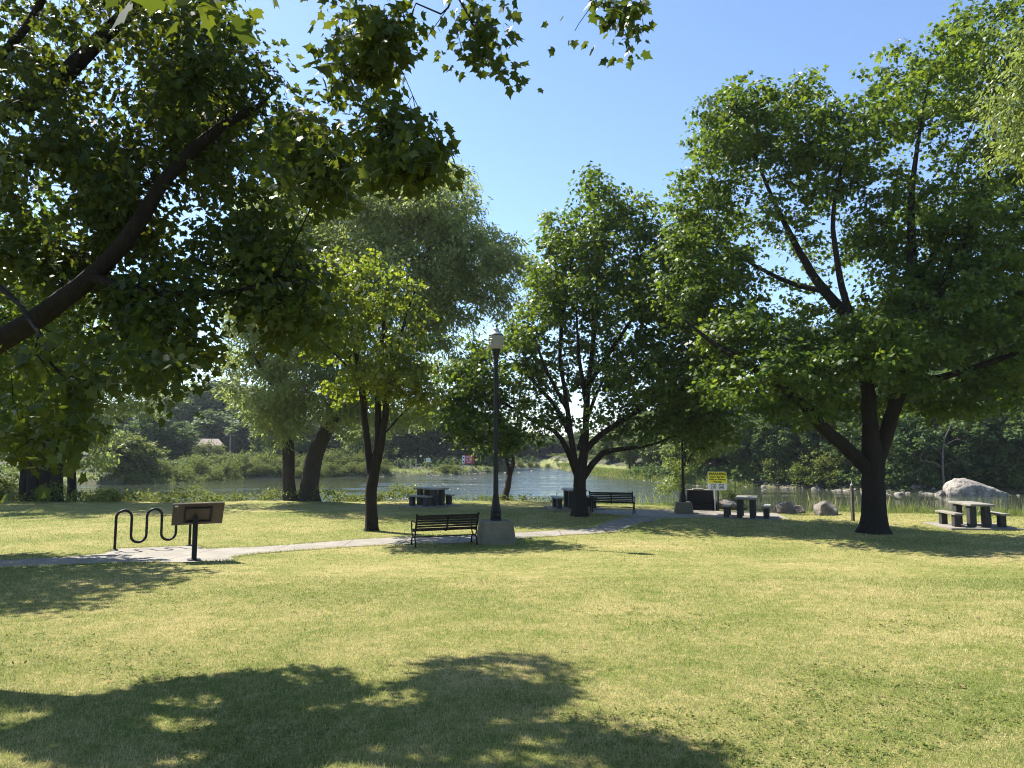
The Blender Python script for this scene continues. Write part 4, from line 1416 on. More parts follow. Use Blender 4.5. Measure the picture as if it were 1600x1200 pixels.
def make_bench():
    root = empty('park_bench')
    Wd = 1.8
    # local: +y is the front (river side), back faces -y
    def back_pt(s):  # s 0..1 up the back
        return Vector((0, -.20 - .17 * s, .44 + .42 * s))
    b = MB()
    tilt = Matrix.Rotation(math.atan2(.17, .42), 3, 'X')
    for i in range(6):
        c = back_pt((i + .6) / 6.0)
        b.box(c, (Wd - .1, .022, .058 if i < 5 else .075), rot=tilt)
    c = back_pt(.02)
    b.box(c + Vector((0, 0, .0)), (Wd - .1, .022, .05), rot=tilt)
    b.build('backrest', M['slat'], root, .006)
    s = MB()
    for i in range(6):
        s.box((0, -.17 + i * .085, .435 - .012 * math.sin(i / 5 * math.pi)), (Wd - .1, .062, .024))
    s.build('seat', M['slat'], root, .006)
    for sx in (-1, 1):
        f = MB()
        x = sx * (Wd / 2 - .03)
        # back stile
        f.tube([(x, -.16, .40), (x, -.20, .46), (x, -.28, .64), (x, -.375, .885)], .026, 8)
        f.tube([(x, -.40, .885), (x, -.35, .885)], .03, 8)
        # seat rail
        f.tube([(x, -.18, .42), (x, .05, .40), (x, .28, .425)], .022, 8)
        # lower arch: two feet meeting under the seat
        f.tube([(x, -.24, .0), (x, -.235, .10), (x, -.19, .19), (x, -.09, .235), (x, .04, .245), (x, .16, .235), (x, .25, .19), (x, .29, .10), (x, .30, 0)], .022, 8)
        # upper bowl from seat rail down to the arch
        f.tube([(x, -.20, .45), (x, -.19, .36), (x, -.13, .28), (x, -.03, .245), (x, .09, .245), (x, .19, .28), (x, .26, .35), (x, .28, .425)], .02, 8)
        # arm with scroll
        f.tube([(x, .27, .42), (x, .31, .50), (x, .325, .58), (x, .30, .645), (x, .22, .67), (x, .08, .665), (x, -.08, .655), (x, -.22, .665), (x, -.285, .67)], .02, 8)
        f.tube([(x, .30, .60), (x, .25, .585), (x, .235, .54), (x, .265, .515), (x, .29, .535)], .012, 6)
        for yy in (-.24, .30):
            f.box((x, yy, .01), (.05, .07, .02))
        f.build('end_frame', M['black'], root, smooth=True)
    m = MB()
    m.box(back_pt(.5) + Vector((0, -.022, 0)), (.045, .02, .46), rot=tilt)
    m.box((0, .05, .412), (.045, .46, .02))
    m.build('centre_support', M['black'], root, .004)
    st = MB()
    st.tube([(-Wd / 2 + .03, .03, .245), (Wd / 2 - .03, .03, .245)], .017, 8)
    st.build('stretcher', M['black'], root, smooth=True)
    return root


bench = make_bench()
GB = 'benches facing the river'
tag(bench, 'black slatted bench beside the lamp post, nearest the camera', 'bench', GB)
g_ = ground(694, 853.5)
bench.location = (g_[0], g_[1] + .1, tz(g_[0], g_[1]) + .02)
bench.rotation_euler = (0, 0, R(20))
bench.scale = (.95,) * 3
b2 = copy_tree(bench)
g_ = ground(957, 803)
b2.location = (g_[0], g_[1], tz(g_[0], g_[1]) + .03)
b2.rotation_euler = (0, 0, R(-17))
b2.scale = (1.0,) * 3
tag(b2, 'black slatted bench by the middle maple, farther from the camera', 'bench', GB)


# ------------------------------------------------------------------ lamp posts
def make_lamp():
    root = empty('street_lamp')
    b = MB()
    b.frustum((1.02, 1.02), (.80, .80), -.12, .60)
    b.build('concrete_base', M['base_conc'], root, .05, seg=3)
    p = MB()
    z0 = .598
    p.lathe([(.155, z0), (.16, z0 + .02), (.16, z0 + .06), (.135, z0 + .075), (.15, z0 + .10), (.152, z0 + .20), (.135, z0 + .225), (.145, z0 + .25), (.14, z0 + .28), (.115, z0 + .42), (.09, z0 + .60), (.082, z0 + .66),
             (.086, z0 + .68), (.074, z0 + .70), (.068, z0 + 1.2), (.06, z0 + 4.35), (.066, z0 + 4.36), (.066, z0 + 4.40), (.062, z0 + 4.42), (.075, z0 + 4.55), (.11, z0 + 4.66), (.125, z0 + 4.70), (.125, z0 + 4.74), (.06, z0 + 4.745)], 20)
    p.build('pole', M['black'], root, smooth=False)
    z1 = z0 + 4.735
    g = MB()
    g.lathe([(.125, z1), (.165, z1 + .02), (.195, z1 + .065), (.210, z1 + .12), (.198, z1 + .135), (.218, z1 + .195), (.205, z1 + .21), (.221, z1 + .265), (.207, z1 + .28), (.214, z1 + .32), (.197, z1 + .37)], 28)
    g.build('globe', M['globe'], root, smooth=False)
    c = MB()
    c.lathe([(.20, z1 + .392), (.185, z1 + .42), (.14, z1 + .455), (.10, z1 + .485), (.085, z1 + .52), (.078, z1 + .57), (.045, z1 + .605), (.03, z1 + .61)], 28)
    cap = c.build('cap', M['cap'], root, smooth=False)
    bd_ = MB()
    bd_.lathe([(.199, z1 + .366), (.208, z1 + .372), (.208, z1 + .388), (.199, z1 + .394)], 28)
    bd_.build('band', M['black'], root)
    f = MB()
    f.lathe([(.03, z1 + .605), (.02, z1 + .625), (.022, z1 + .65), (.012, z1 + .68), (.004, z1 + .78)], 12)
    f.build('finial', M['black'], cap, smooth=True)
    return root


lamp = make_lamp()
GL = 'black park lamp posts'
g_ = ground(774, 851)
lamp.location = (g_[0], g_[1] + .45, tz(g_[0], g_[1]) + .0)
lamp.rotation_euler = (0, 0, R(12))
tag(lamp, 'tall black lamp post with acorn globe on a concrete block beside the near bench', 'lamp post', GL)
l2 = copy_tree(lamp)
g_ = ground(1071, 803)
l2.location = (g_[0], g_[1] + .3, tz(g_[0], g_[1]))
l2.scale = (.78,) * 3
l2.rotation_euler = (0, 0, R(-8))
tag(l2, 'farther black lamp post on a concrete block by the stone monument', 'lamp post', GL)


# ------------------------------------------------------------------ picnic tables
def make_table():
    root = empty('picnic_table')
    t = MB()
    t.box((0, 0, .735), (.78, 1.5, .07))
    t.build('table_top', M['table_top'], root, .012)
    for sx in (-1, 1):
        for sy in (-1, 1):
            MB().box((sx * .23, sy * .44, .35), (.20, .24, .702)).build('leg', M['table_conc'], root, .012)
    for sx in (-1, 1):
        MB().box((sx * .72, 0, .425), (.31, 1.36, .065)).build('seat', M['table_top'], root, .012)
        for sy in (-1, 1):
            MB().box((sx * .72, sy * .44, .196), (.20, .22, .394)).build('seat_leg', M['table_conc'], root, .012)
    return root


tab = make_table()
GT = 'concrete picnic tables'
tl = [(1167, 27.8, R(-21), 'picnic table beside the warning sign on the right lawn', 1.0), (1519, 24.7, R(-6), 'picnic table at the far right beyond the big maple trunk', 1.0),
      (673, 34.0, R(52), 'picnic table by the water behind the near bench', 1.05), (897, 31.5, R(8), 'picnic table partly hidden by the middle maple trunk', 1.05)]
for i, (px, D, rz, lab, s) in enumerate(tl):
    o = tab if i == 0 else copy_tree(tab)
    p = at_ground(px, D)
    o.location = (p[0], p[1], p[2] + .05)
    o.rotation_euler = (0, 0, rz)
    o.scale = (s, s, s)
    tag(o, lab, 'picnic table', GT)
    pd = MB()
    pd.box((0, 0, 0), (2.3, 2.0, .11))
    q = pd.build('concrete_pad', M['path'], None, .01)
    q.location = (p[0], p[1], p[2] - .005)
    q.rotation_euler = (0, 0, rz)
    tag(q, kind='structure')


# ------------------------------------------------------------------ bike rack
g1, g2 = ground(179, 860.5), ground(296, 853.5)
Lr = float(np.linalg.norm((g2 - g1)[:2]))
az = math.atan2(g2[1] - g1[1], g2[0] - g1[0])
root = empty('bike_rack', (g1[0], g1[1], tz(g1[0], g1[1])), az)
tag(root, 'black serpentine bike rack of bent tube beside the path', 'bike rack')
sp = Lr / 5.0
rad_ = sp / 2
pts = []
zt, zb = .96 - rad_, .16 + rad_
pts.append((0, 0, -.05))
pts.append((0, 0, .2))
for i in range(5):
    x0 = i * sp
    if i % 2 == 0:
        pts += [(x0, 0, zt - .15)] + [(x0 + rad_ - rad_ * math.cos(R(a)), 0, zt + rad_ * math.sin(R(a))) for a in range(0, 181, 15)]
    else:
        pts += [(x0, 0, zb + .15)] + [(x0 + rad_ - rad_ * math.cos(R(a)), 0, zb - rad_ * math.sin(R(a))) for a in range(0, 181, 15)]
dz = tz(g2[0], g2[1]) - tz(g1[0], g1[1])
pts += [(5 * sp, 0, .2), (5 * sp, 0, -.05 + dz)]
MB().tube(pts, .032, 12).build('tube', M['black'], root, smooth=True)
for x, d_ in ((0, 0), (5 * sp, dz)):
    f = MB(); f.lathe([(.075, .02 + d_), (.075, .034 + d_), (.04, .04 + d_)], 16, (x, 0, 0)); f.build('flange', M['black'], root)

# ------------------------------------------------------------------ interpretive sign
g1 = ground(303, 876.5)
root = empty('information_sign', (g1[0], g1[1], tz(g1[0], g1[1])), R(28))
tag(root, 'tilted dark information panel on a single post, seen from behind', 'sign')
MB().box((0, 0, .46), (.10, .10, .96)).build('post', M['black'], root, .006)
MB().box((0, 0, .03), (.26, .26, .02)).build('base_plate', M['black'], root, .004)
rt = Matrix.Rotation(R(-50), 3, 'X')    # the reading face looks at the river, its underside at the lawn
pc = Vector((0.05, .03, 1.0))
pn = MB(); pn.box(pc, (1.02, .62, .035), rot=rt)
panel = pn.build('panel', M['bronze'], root, .006)
fr = MB()
off = rt @ Vector((0, 0, -.035))
for c, s in (((0, .2, 0), (.56, .035, .035)), ((-.26, 0, 0), (.035, .365, .035)), ((.26, 0, 0), (.035, .365, .035)), ((0, -.2, 0), (.56, .035, .035))):
    fr.box(pc + off + rt @ Vector(c), s, rot=rt)
fr.build('bracket', M['black'], root, .003)
st = MB(); st.box(pc + rt @ Vector((-.44, -.255, -.0195)), (.065, .04, .003), rot=rt)
st.build('sticker', M['white'], root)

# ------------------------------------------------------------------ warning sign
def text_mesh(body, size, mat, parent, loc, bold=.0, align='CENTER', name='lettering'):
    cu = bpy.data.curves.new('tmp_text', 'FONT')
    cu.body, cu.size, cu.align_x, cu.offset = body, size, align, bold
    cu.extrude = .001
    tmp = bpy.data.objects.new('tmp_text', cu)
    COL.objects.link(tmp)
    dg = bpy.context.evaluated_depsgraph_get()
    me = bpy.data.meshes.new_from_object(tmp.evaluated_get(dg))
    bpy.data.objects.remove(tmp)
    bpy.data.curves.remove(cu)
    o = bpy.data.objects.new(name, me)
    me.materials.clear(); me.materials.append(mat)
    COL.objects.link(o)
    o.parent = parent
    o.location = loc
    o.rotation_euler = (R(90), 0, 0)
    return o


D0 = 31.2
p = at_ground(1122, D0)
root = empty('warning_sign', tuple(p), R(-3))
tag(root, 'yellow and white WARNING sign on a thin post by the river', 'sign')
SW, SH = .80, .80
zb = float(at(1122, 766, D0)[2] - p[2])
me_ = MB()
# rounded board
rr_ = .06
out = []
for cx, cz, a0 in ((SW / 2 - rr_, SH - rr_, 0), (-SW / 2 + rr_, SH - rr_, 90), (-SW / 2 + rr_, rr_, 180), (SW / 2 - rr_, rr_, 270)):
    for k in range(6):
        a = R(a0 + 18 * k)
        out.append((cx + rr_ * math.cos(a), cz + rr_ * math.sin(a)))
n_ = len(out)
me_.add([(x, -.008, zb + z) for x, z in out] + [(x, .008, zb + z) for x, z in out], [tuple(range(n_)), tuple(range(2 * n_ - 1, n_ - 1, -1))] + [(i, i + n_, (i + 1) % n_ + n_, (i + 1) % n_) for i in range(n_)])
board = me_.build('board', M['white'], root)
ye = MB()
o2 = [(x * .985, z) for x, z in out if z > SH * .5]
o2 = [(SW / 2 * .985, SH * .37)] + [(x, min(z, SH - .006)) for x, z in o2] + [(-SW / 2 * .985, SH * .37)]
ye.add([(x, -.0105, zb + z) for x, z in o2], [tuple(range(len(o2)))])
ye.build('yellow_field', M['yellow'], board)
text_mesh('WARNING', .155, M['ink'], board, (0, -.0125, zb + .655), .006)
text_mesh('Water May Rise', .098, M['ink'], board, (0, -.0125, zb + .545), .004)
text_mesh('With or Without', .098, M['ink'], board, (0, -.0125, zb + .435), .004)
text_mesh('Warning', .098, M['ink'], board, (0, -.0125, zb + .33), .004)
for sx in (-.17, .17):
    pg = MB()
    y0 = -.011
    c = (sx, zb + .155)
    for (a, b_, w, h) in ((0, .095, .22, .018), (0, -.095, .22, .018), (-.10, 0, .018, .172), (.10, 0, .018, .172)):
        pg.box((c[0] + a, y0, c[1] + b_), (w, .004, h))
    if sx < 0:   # swimmer with waves and a diver
        pg.box((c[0] - .035, y0, c[1] + .02), (.07, .004, .02))
        pg.box((c[0] + .045, y0, c[1] + .025), (.05, .004, .05))
        pg.box((c[0] + .01, y0, c[1] - .02), (.03, .004, .07), rot=Matrix.Rotation(R(35), 3, 'Y'))
        pg.box((c[0] + .05, y0, c[1] - .035), (.05, .004, .016))
    else:        # boat on waves
        pg.box((c[0] - .02, y0, c[1] + .01), (.09, .004, .018), rot=Matrix.Rotation(R(40), 3, 'Y'))
        pg.box((c[0] + .05, y0, c[1] + .01), (.03, .004, .06))
        pg.box((c[0], y0, c[1] - .045), (.16, .004, .03))
        pg.box((c[0] - .06, y0, c[1] + .055), (.03, .004, .03))
    pg.build('pictogram', M['ink'], board)
MB().box((-.12, .035, zb / 2 + .25), (.05, .05, zb + .5)).build('post', M['steel'], root, .004)
MB().box((.03, .06, zb / 2 + .25), (.05, .05, zb + .5)).build('post', M['black'], root, .004)

# ------------------------------------------------------------------ stone monument
D0 = 31.6
p = at_ground(1094, D0)
root = empty('stone_monument', tuple(p), R(-4))
tag(root, 'dark granite memorial stone on a stepped base behind the second lamp post', 'monument')
MB().frustum((1.42, .62), (1.34, .54), -.05, .28).build('plinth', M['granite_dark'], root, .02)
s = MB()
s.add([(-.60, -.14, .278), (.60, -.14, .278), (.60, .14, .278), (-.60, .14, .278), (-.55, -.10, .86), (.55, -.10, .86), (.55, .10, .86), (-.55, .10, .86)], [(0, 3, 2, 1), (4, 5, 6, 7), (0, 1, 5, 4), (1, 2, 6, 5), (2, 3, 7, 6), (3, 0, 4, 7)])
s.build('stone', M['granite_dark'], root, .012)
MB().box((0, 0, .872), (1.12, .23, .028)).build('edge_cap', M['bronze_edge'], root, .006)
MB().box((-.08, 0, .905), (.46, .2, .042)).build('top_block', M['bronze_edge'], root, .008)

# ------------------------------------------------------------------ dark square post
p = at_ground(1333, 26.6)
root = empty('bollard_post', tuple(p), R(10))
tag(root, 'slim dark square post standing left of the big maple trunk', 'post')
MB().box((0, 0, .62), (.095, .095, 1.36)).build('shaft', M['wood_dark'], root, .006)
MB().box((0, 0, 1.32), (.075, .075, .04)).build('cap', M['steel'], root, .006)
MB().lathe([(.02, 1.338), (.022, 1.36), (.012, 1.38), (.01, 1.47), (.004, 1.5)], 10).build('finial', M['steel'], root)

# ------------------------------------------------------------------ far shore things
# house
D0 = 122.0
p = at_ground(305, D0)
z0 = float(at(316, 709, D0)[2])
hz = float(at(316, 697, D0)[2]) - z0
root = empty('house', (p[0], p[1], p[2]), R(46))
tag(root, 'low cream house with a brown roof among far shore trees', 'house')
zw = z0 - p[2] - .6
w = MB()
HW, HD, EH = 7.0, 4.6, hz + .75
w.box((0, 0, (zw + EH) / 2), (HW, HD, zw + EH))
w.add([(-HW / 2, -HD / 2, zw + EH), (-HW / 2, HD / 2, zw + EH), (-HW / 2, 0, zw + EH + 1.1), (HW / 2, -HD / 2, zw + EH), (HW / 2, HD / 2, zw + EH), (HW / 2, 0, zw + EH + 1.1)], [(0, 2, 1), (3, 4, 5)])
w.build('wall', M['house_wall'], root)
rf = MB()
for sy in (-1, 1):
    a = math.atan2(1.1, HD / 2)
    rf.box((0, sy * (HD / 4 + .08), zw + EH + .55 - .02), (HW + .7, HD / 2 / math.cos(a) + .4, .12), rot=Matrix.Rotation(-sy * a, 3, 'X'))
rf.build('roof', M['house_roof'], root)
for x in (-2.4, -1.75, -1.1, 1.6, 2.9):
    wn = MB(); wn.box((x, -HD / 2 - .02, zw + EH - .8), (.5, .06, .9))
    f_ = wn.build('window', M['white'], root)
    MB().box((x, -HD / 2 - .055, zw + EH - .8), (.4, .02, .8)).build('pane', M['glass_dark'], f_)
# utility pole
p = at_ground(359, 124)
root = empty('utility_pole', tuple(p))
tag(root, 'thin pale utility pole right of the house', 'pole')
hp = float(at(359, 677, 124)[2] - p[2])
MB().lathe([(.16, -.2), (.13, hp)], 10).build('shaft', M['wood_pole'], root)
MB().box((0, 0, hp - .35), (1.5, .1, .12)).build('crossarm', M['wood_pole'], root)

# red sign and small white sign
D0 = 105.0
p = at_ground(731, D0)
root = empty('red_sign', tuple(p), R(3))
tag(root, 'red sign with a white side panel on the far shore', 'sign')
zc = float(at(731, 718, D0)[2] - p[2])
board = MB().box((0, 0, zc), (1.7, .06, 1.2)).build('board', M['red'], root)
MB().box((-.66, -.036, zc), (.36, .012, 1.16)).build('side_panel', M['white'], board)
tx = MB()
for zz, x0, x1 in ((.38, -.38, .55), (.05, -.38, .05), (.05, .15, .6), (-.2, -.38, .25), (-.2, .33, .55), (-.42, -.1, .5)):
    n_ = max(2, int((x1 - x0) / .13))
    for k in range(n_):
        tx.box((x0 + (k + .5) * (x1 - x0) / n_, -.033, zc + zz), (.075, .006, .13))
tx.build('lettering', M['white'], board)
pk = MB()
for zz in (.28, -.28):
    pk.box((-.66, -.045, zc + zz), (.2, .008, .22))
pk.build('pictogram', M['ink'], board)
for sx in (-.6, .6):
    MB().box((sx, .07, zc / 2), (.1, .08, zc + .4)).build('post', M['wood_pole'], root)
p = at_ground(669, 104)
root = empty('small_sign', tuple(p))
tag(root, 'small white square sign on a post on the far shore', 'sign')
zc = float(at(669, 719, 104)[2] - p[2])
bd = MB().box((0, 0, zc), (.62, .04, .6)).build('board', M['white'], root)
MB().box((0, -.025, zc + .02), (.34, .01, .3)).build('pictogram', M['steel'], bd)
MB().box((0, .05, zc / 2 + .2), (.07, .05, zc + .8)).build('post', M['wood_pole'], root)
# row of short marker posts
for i, px in enumerate((621, 634, 642, 650)):
    p = at_ground(px, 105)
    q = MB().lathe([(.09, -.2), (.08, 1.2 + .3 * (i % 2)), (.03, 1.3 + .3 * (i % 2))], 10).build('marker_post', M['wood_pole'])
    q.location = tuple(p)
    tag(q, 'short pale marker post on the far shore left of the white sign', 'post', 'marker posts on the far shore')
# little bridge at the inlet and shed roof
p = at_ground(0, 10)
A, B = at(870, 724, 133), at(915, 725, 133)
root = empty('footbridge', (A[0], A[1], A[2]), 0)
tag(root, 'small pale footbridge across the inlet', 'bridge')
ln = B[0] - A[0]
MB().box((ln / 2, 0, -.1), (ln, 1.6, .22)).build('deck', M['bronze_edge'], root)
rl = MB()
rl.box((ln / 2, -.75, .55), (ln, .06, .08))
for k in range(7):
    rl.box((.1 + k * (ln - .2) / 6, -.75, .28), (.06, .06, .55))
rl.build('railing', M['wood_pole'], root)
for k in range(3):
    MB().box((.5 + k * (ln - 1) / 2, 0, -1.6), (.4, 1.2, 2.8)).build('pier', M['wood_dark'], root)
A = at_ground(790, 131)
root = empty('shed', tuple(A), R(15))
tag(root, 'small shed with a pale sloping roof behind the inlet', 'shed')
zt = float(at(790, 724, 131)[2] - A[2])
MB().box((0, 0, zt / 2), (3.0, 2.4, zt)).build('wall', M['wood_dark'], root)
s_ = MB()
for sx in (-1, 1):
    s_.box((sx * .82, 0, zt + .48), (2.0, 2.8, .1), rot=Matrix.Rotation(sx * R(32), 3, 'Y'))
s_.build('roof', M['bronze_edge'], root)

# stairs on the right bank
A = at_ground(1203, 71.5)
root = empty('wooden_stairway', tuple(A), R(10))
tag(root, 'weathered wooden stairway with a handrail going down the right bank', 'stairs')
s_ = MB()
for k in range(10):
    s_.box((0, k * .34, .15 + k * .24), (1.3, .3, .06))
s_.build('tread', M['wood_dark'], root)
for sx in (-.68, .68):
    MB().tube([(sx, -.1, 0), (sx, 3.3, 2.4)], .06, 6).build('stringer', M['wood_dark'], root)
h_ = MB()
h_.tube([(-.68, -.1, .0), (-.68, -.1, 1.1), (-.66, 3.3, 3.5), (-.5, 5.2, 5.0)], .035, 6)
for k in range(3):
    h_.tube([(-.68, 1 + k * 1.1, .8 + k * .78), (-.68, 1 + k * 1.1, 1.85 + k * .78)], .03, 6)
h_.build('handrail', M['wood_pole'], root)


# ------------------------------------------------------------------ grass
def on_path(P):
    px, py = project(P)
    m = np.zeros(len(P), bool)
    for poly in path_polys:
        m |= inpoly(px, py, poly)
    return m


def blades(name, P, h, w, lean, mat, label, seg=1):
    n = len(P)
    a = rng.random(n) * 2 * math.pi
    side = np.stack([np.cos(a), np.sin(a), np.zeros(n)], 1)
    la = rng.random(n) * 2 * math.pi
    ld = np.stack([np.cos(la), np.sin(la), np.zeros(n)], 1) * (lean * h * rng.random(n))[:, None]
    up = np.zeros((n, 3)); up[:, 2] = h
    w_ = w[:, None] * side * .5
    if seg == 1:
        V = np.stack([P - w_, P + w_, P + up + ld], 1)
        me = np_mesh(name, V.reshape(-1, 3), np.arange(3 * n), 3)
    else:
        mid = P + up * .55 + ld * .3
        V = np.stack([P - w_, P + w_, mid + w_ * .8, P + up + ld, mid - w_ * .8], 1)
        me = np_mesh(name, V.reshape(-1, 3), np.arange(5 * n), 5)
    o = link_mesh(name, me, mat)
    tag(o, label, 'grass', None, 'stuff')
    return o


def wedge(n, d0, d1, margin=1.0, power=1.0):
    u = rng.random(n)
    D = np.sqrt(d0 * d0 + u * (d1 * d1 - d0 * d0)) if power == 1 else d0 * (d1 / d0) ** u
    x = rng.uniform(-1, 1, n) * (D * .74 + margin)
    return np.stack([x, D, terrain(x, D)], 1)


EP = []
for poly in path_polys:
    m = len(poly) // 2
    for side in (poly[:m], poly[m:]):
        for (x0, y0), (x1, y1) in zip(side[:-1], side[1:]):
            A, B = ground(x0, y0), ground(x1, y1)
            q = int(np.linalg.norm(B - A) * 260)
            t = rng.random(q)[:, None]
            Q = A + (B - A) * t
            EP.append(Q + rng.normal(0, .045, (q, 3)))
EP = np.vstack(EP)
EP[:, 2] = terrain(EP[:, 0], EP[:, 1]) - .004
EP = EP[np.array([noise.noise(Vector((a[0] * 1.1, a[1] * 1.1, 2.0))) for a in EP]) > -.25]
blades('path_edge_grass', EP, rng.uniform(.03, .075, len(EP)), np.full(len(EP), .016), .9, M['blade'], 'longer grass creeping over the path edges')
P = np.vstack([wedge(330000, 2.6, 13, power=2), wedge(150000, 10, 30)])
P = P[~on_path(P)]
P[:, 2] -= .004
D_ = P[:, 1]
h = rng.uniform(.018, .042, len(P)) * np.interp(D_, [3, 30], [1, 1.25])
wv = np.interp(D_, [3, 8, 14, 30], [.0035, .006, .011, .022]) * rng.uniform(.7, 1.3, len(P))
blades('grass', P, h, wv, 1.1, M['blade'], 'short sunburnt mown grass of the lawn')
# broad weeds in the lawn
wp = wedge(9000, 2.8, 11, power=2)
mk = noise
sel = np.array([noise.noise(Vector((q[0] * .5, q[1] * .5, 3.0))) > .12 for q in wp])
wp = wp[sel]
n = len(wp)
C = np.repeat(wp, 4, 0); C[:, :2] += rng.normal(0, .025, (4 * n, 2)); C[:, 2] += rng.uniform(.008, .03, 4 * n)
me = leaf_mesh('lawn_weeds', C, rng.normal(0, 1, (4 * n, 3)) * np.array([1, 1, .25]), np.array([0, 0, 1.0]) + rng.normal(0, .35, (4 * n, 3)), rng.uniform(.018, .04, 4 * n), 'oval')
tag(link_mesh('lawn_weeds', me, M['leaf_shrub']), 'small broad-leaved weeds and clover in the lawn', 'weeds', None, 'stuff')

fp = wedge(130, 3.0, 22)
fp = fp[rng.random(len(fp)) < .8]
fp[:, 2] += .03
n = len(fp)
me = leaf_mesh('fallen_leaves', fp, rng.normal(0, 1, (n, 3)) * np.array([1, 1, .2]), np.array([0, 0, 1.0]) + rng.normal(0, .4, (n, 3)), rng.uniform(.025, .055, n), 'maple_s')
M['dead_leaf'] = leaf_mat('dead_leaf', (0.14, 0.08, 0.04), (0.30, 0.22, 0.12), (0.2, 0.12, 0.05), (0.3, 0.22, 0.1), tfac=.2, spec=.03, rough=.9)
tag(link_mesh('fallen_leaves', me, M['dead_leaf']), 'dry brown leaves scattered on the lawn', 'leaves', None, 'stuff')
# tall grass on the near bank, right side
n = 21000
x = rng.uniform(3.5, 30, n)
x = np.where((x > 8) & (x < 14) & (rng.random(n) < .55), x + 10, x)
y = shore_near(x) + rng.uniform(-.5, 3.6, n) ** 1.0
P = np.stack([x, y, terrain(x, y)], 1)
hh = rng.uniform(.24, .6, n) * np.interp(x, [3.5, 6, 10, 14, 30], [.3, .45, .42, .85, .95]) * (.75 + .45 * np.array([noise.noise(Vector((a * .6, b_ * .6, 0))) for a, b_ in zip(x, y)]))
hh = np.maximum(hh, .12)
blades('tall_grass', P, hh, np.full(n, .014), .85, M['tall_blade'], 'tall green and straw grass along the riverbank', seg=2)
n = 2200
x = rng.uniform(6, 30, n); y = shore_near(x) + rng.uniform(0, 3.4, n)
P = np.stack([x, y, terrain(x, y)], 1)
blades('seed_stalks', P, rng.uniform(.55, 1.0, n), np.full(n, .012), .5, M['blade'], 'pale seed stalks standing above the riverbank grass', seg=2)
# tall grass on the far point
n = 16000
x = rng.uniform(8.5, 24, n); y = shore_far(x) + rng.uniform(.4, 9, n)
P = np.stack([x, y, terrain(x, y)], 1)
blades('point_grass', P, rng.uniform(.2, .5, n), np.full(n, .09), .5, M['tall_blade'], 'bright grass covering the point across the river', seg=2)
n = 2600
x = rng.uniform(-48, 0, n); y = shore_far(x) + rng.uniform(1.0, 5, n)
P = np.stack([x, y, terrain(x, y)], 1)
blades('far_shore_grass', P, rng.uniform(.12, .4, n), np.full(n, .09), .5, M['tall_blade'], 'rough grass fringe on the far left shore', seg=2)

# leafy undergrowth on the near left bank
n = 620
x = np.concatenate([rng.uniform(-34, -3.5, n), rng.uniform(-3.5, 5, 60)])
y = shore_near(x) + rng.uniform(-.5, 1.6, len(x))
hmax = np.where(x < -3.5, .15 + .6 * np.clip(.5 + np.array([noise.noise(Vector((a * .45, 0, 5))) for a in x]), 0, 1), .12)
cz = terrain(x, y) + rng.random(len(x)) * hmax + .05
o, _ = spray(np.stack([x, y, cz], 1), 30, .32, .6, .12, 'oval', droop=.1, jit=.7, name='bank_undergrowth', mat=M['leaf_shrub'])
tag(o, 'leafy undergrowth edging the near riverbank', 'undergrowth', None, 'stuff')
# undergrowth below the right-bank wood
x = rng.uniform(15, 75, 700); y = shore_far(x) + rng.uniform(1.8, 5.5, 700)
x2 = rng.uniform(-75, 6, 400); x = np.concatenate([x, x2]); y = np.concatenate([y, shore_far(x2) + rng.uniform(9, 18, 400)])
o, _ = spray(np.stack([x, y, terrain(x, y) + rng.random(1100) * .9], 1), 26, .8, .6, .28, 'clump', droop=.1, jit=.8, name='woodland_undergrowth', mat=M['leaf_dark'])
tag(o, 'dark tangled undergrowth at the foot of the woods across the river', 'undergrowth', None, 'stuff')

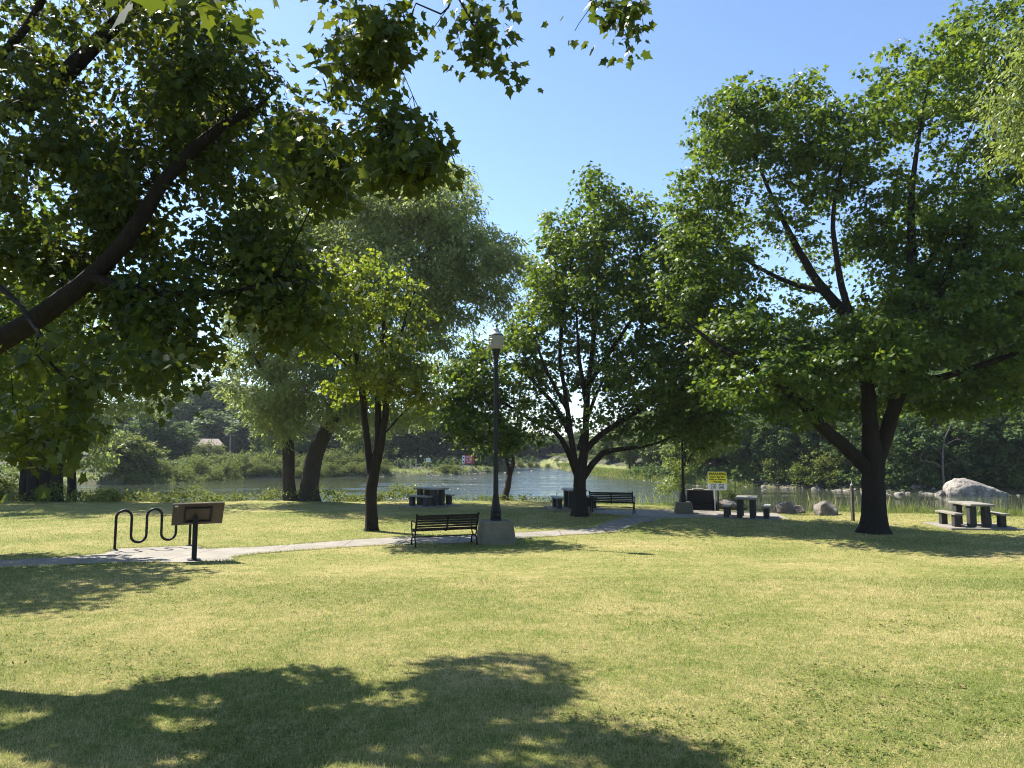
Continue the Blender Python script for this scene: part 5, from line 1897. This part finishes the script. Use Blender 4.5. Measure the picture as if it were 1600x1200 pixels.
# ------------------------------------------------------------------ camera, light, sky
cd = bpy.data.cameras.new('camera')
cd.sensor_fit, cd.sensor_width = 'HORIZONTAL', 36.0
cd.lens = F * 36.0 / 1600.0
cd.clip_start, cd.clip_end = 0.05, 5000
cam = bpy.data.objects.new('camera', cd)
COL.objects.link(cam)
cam.location = CAM
cam.rotation_euler = (R(90) + TH, 0, 0)
SC.camera = cam

sd = bpy.data.lights.new('sun', 'SUN')
sd.energy, sd.angle, sd.color = 5.0, R(0.53), (1.0, 0.95, 0.86)
so = bpy.data.objects.new('sun', sd)
COL.objects.link(so)
so.rotation_euler = Vector(-SUN).to_track_quat('-Z', 'Y').to_euler()

wd = bpy.data.worlds.new('World')
SC.world = wd
wd.use_nodes = True
nt = wd.node_tree
bg = nt.nodes['Background']
sky = nt.nodes.new('ShaderNodeTexSky')
sky.sky_type = 'NISHITA'
sky.sun_disc = False
sky.sun_elevation = SUN_EL
sky.sun_rotation = SUN_AZ
sky.altitude = 600
sky.air_density, sky.dust_density, sky.ozone_density = 1.0, 0.4, 3.4
nt.links.new(sky.outputs[0], bg.inputs[0])
bg.inputs[1].default_value = 0.09

vs = SC.view_settings
vs.view_transform = 'Standard'
vs.look = 'None'
vs.gamma = 1
vs.exposure = 1.5
SC.cycles.max_bounces = 7
SC.cycles.diffuse_bounces = 4
SC.cycles.glossy_bounces = 3
SC.cycles.transmission_bounces = 4
SC.cycles.filter_width = 1.1
SC.cycles.use_denoising = True
SC.cycles.denoising_prefilter = 'NONE'
SC.cycles.volume_bounces = 0
SC.cycles.volume_step_rate = 4.0

# ------------------------------------------------------------------ summer haze over the river
hm, nt, out = new_mat('haze_air')
vol = nt.nodes.new('ShaderNodeVolumePrincipled')
vol.inputs['Color'].default_value = (0.80, 0.88, 1.0, 1)
vol.inputs['Density'].default_value = 0.0002
vol.inputs['Anisotropy'].default_value = 0.25
L(nt, vol.outputs[0], out.inputs['Volume'])
hz_ = MB().box((0, 1000, 15), (4200, 4200, 50)).build('haze', hm)
tag(hz_, 'thin pale summer haze in the air', 'haze', None, 'stuff')
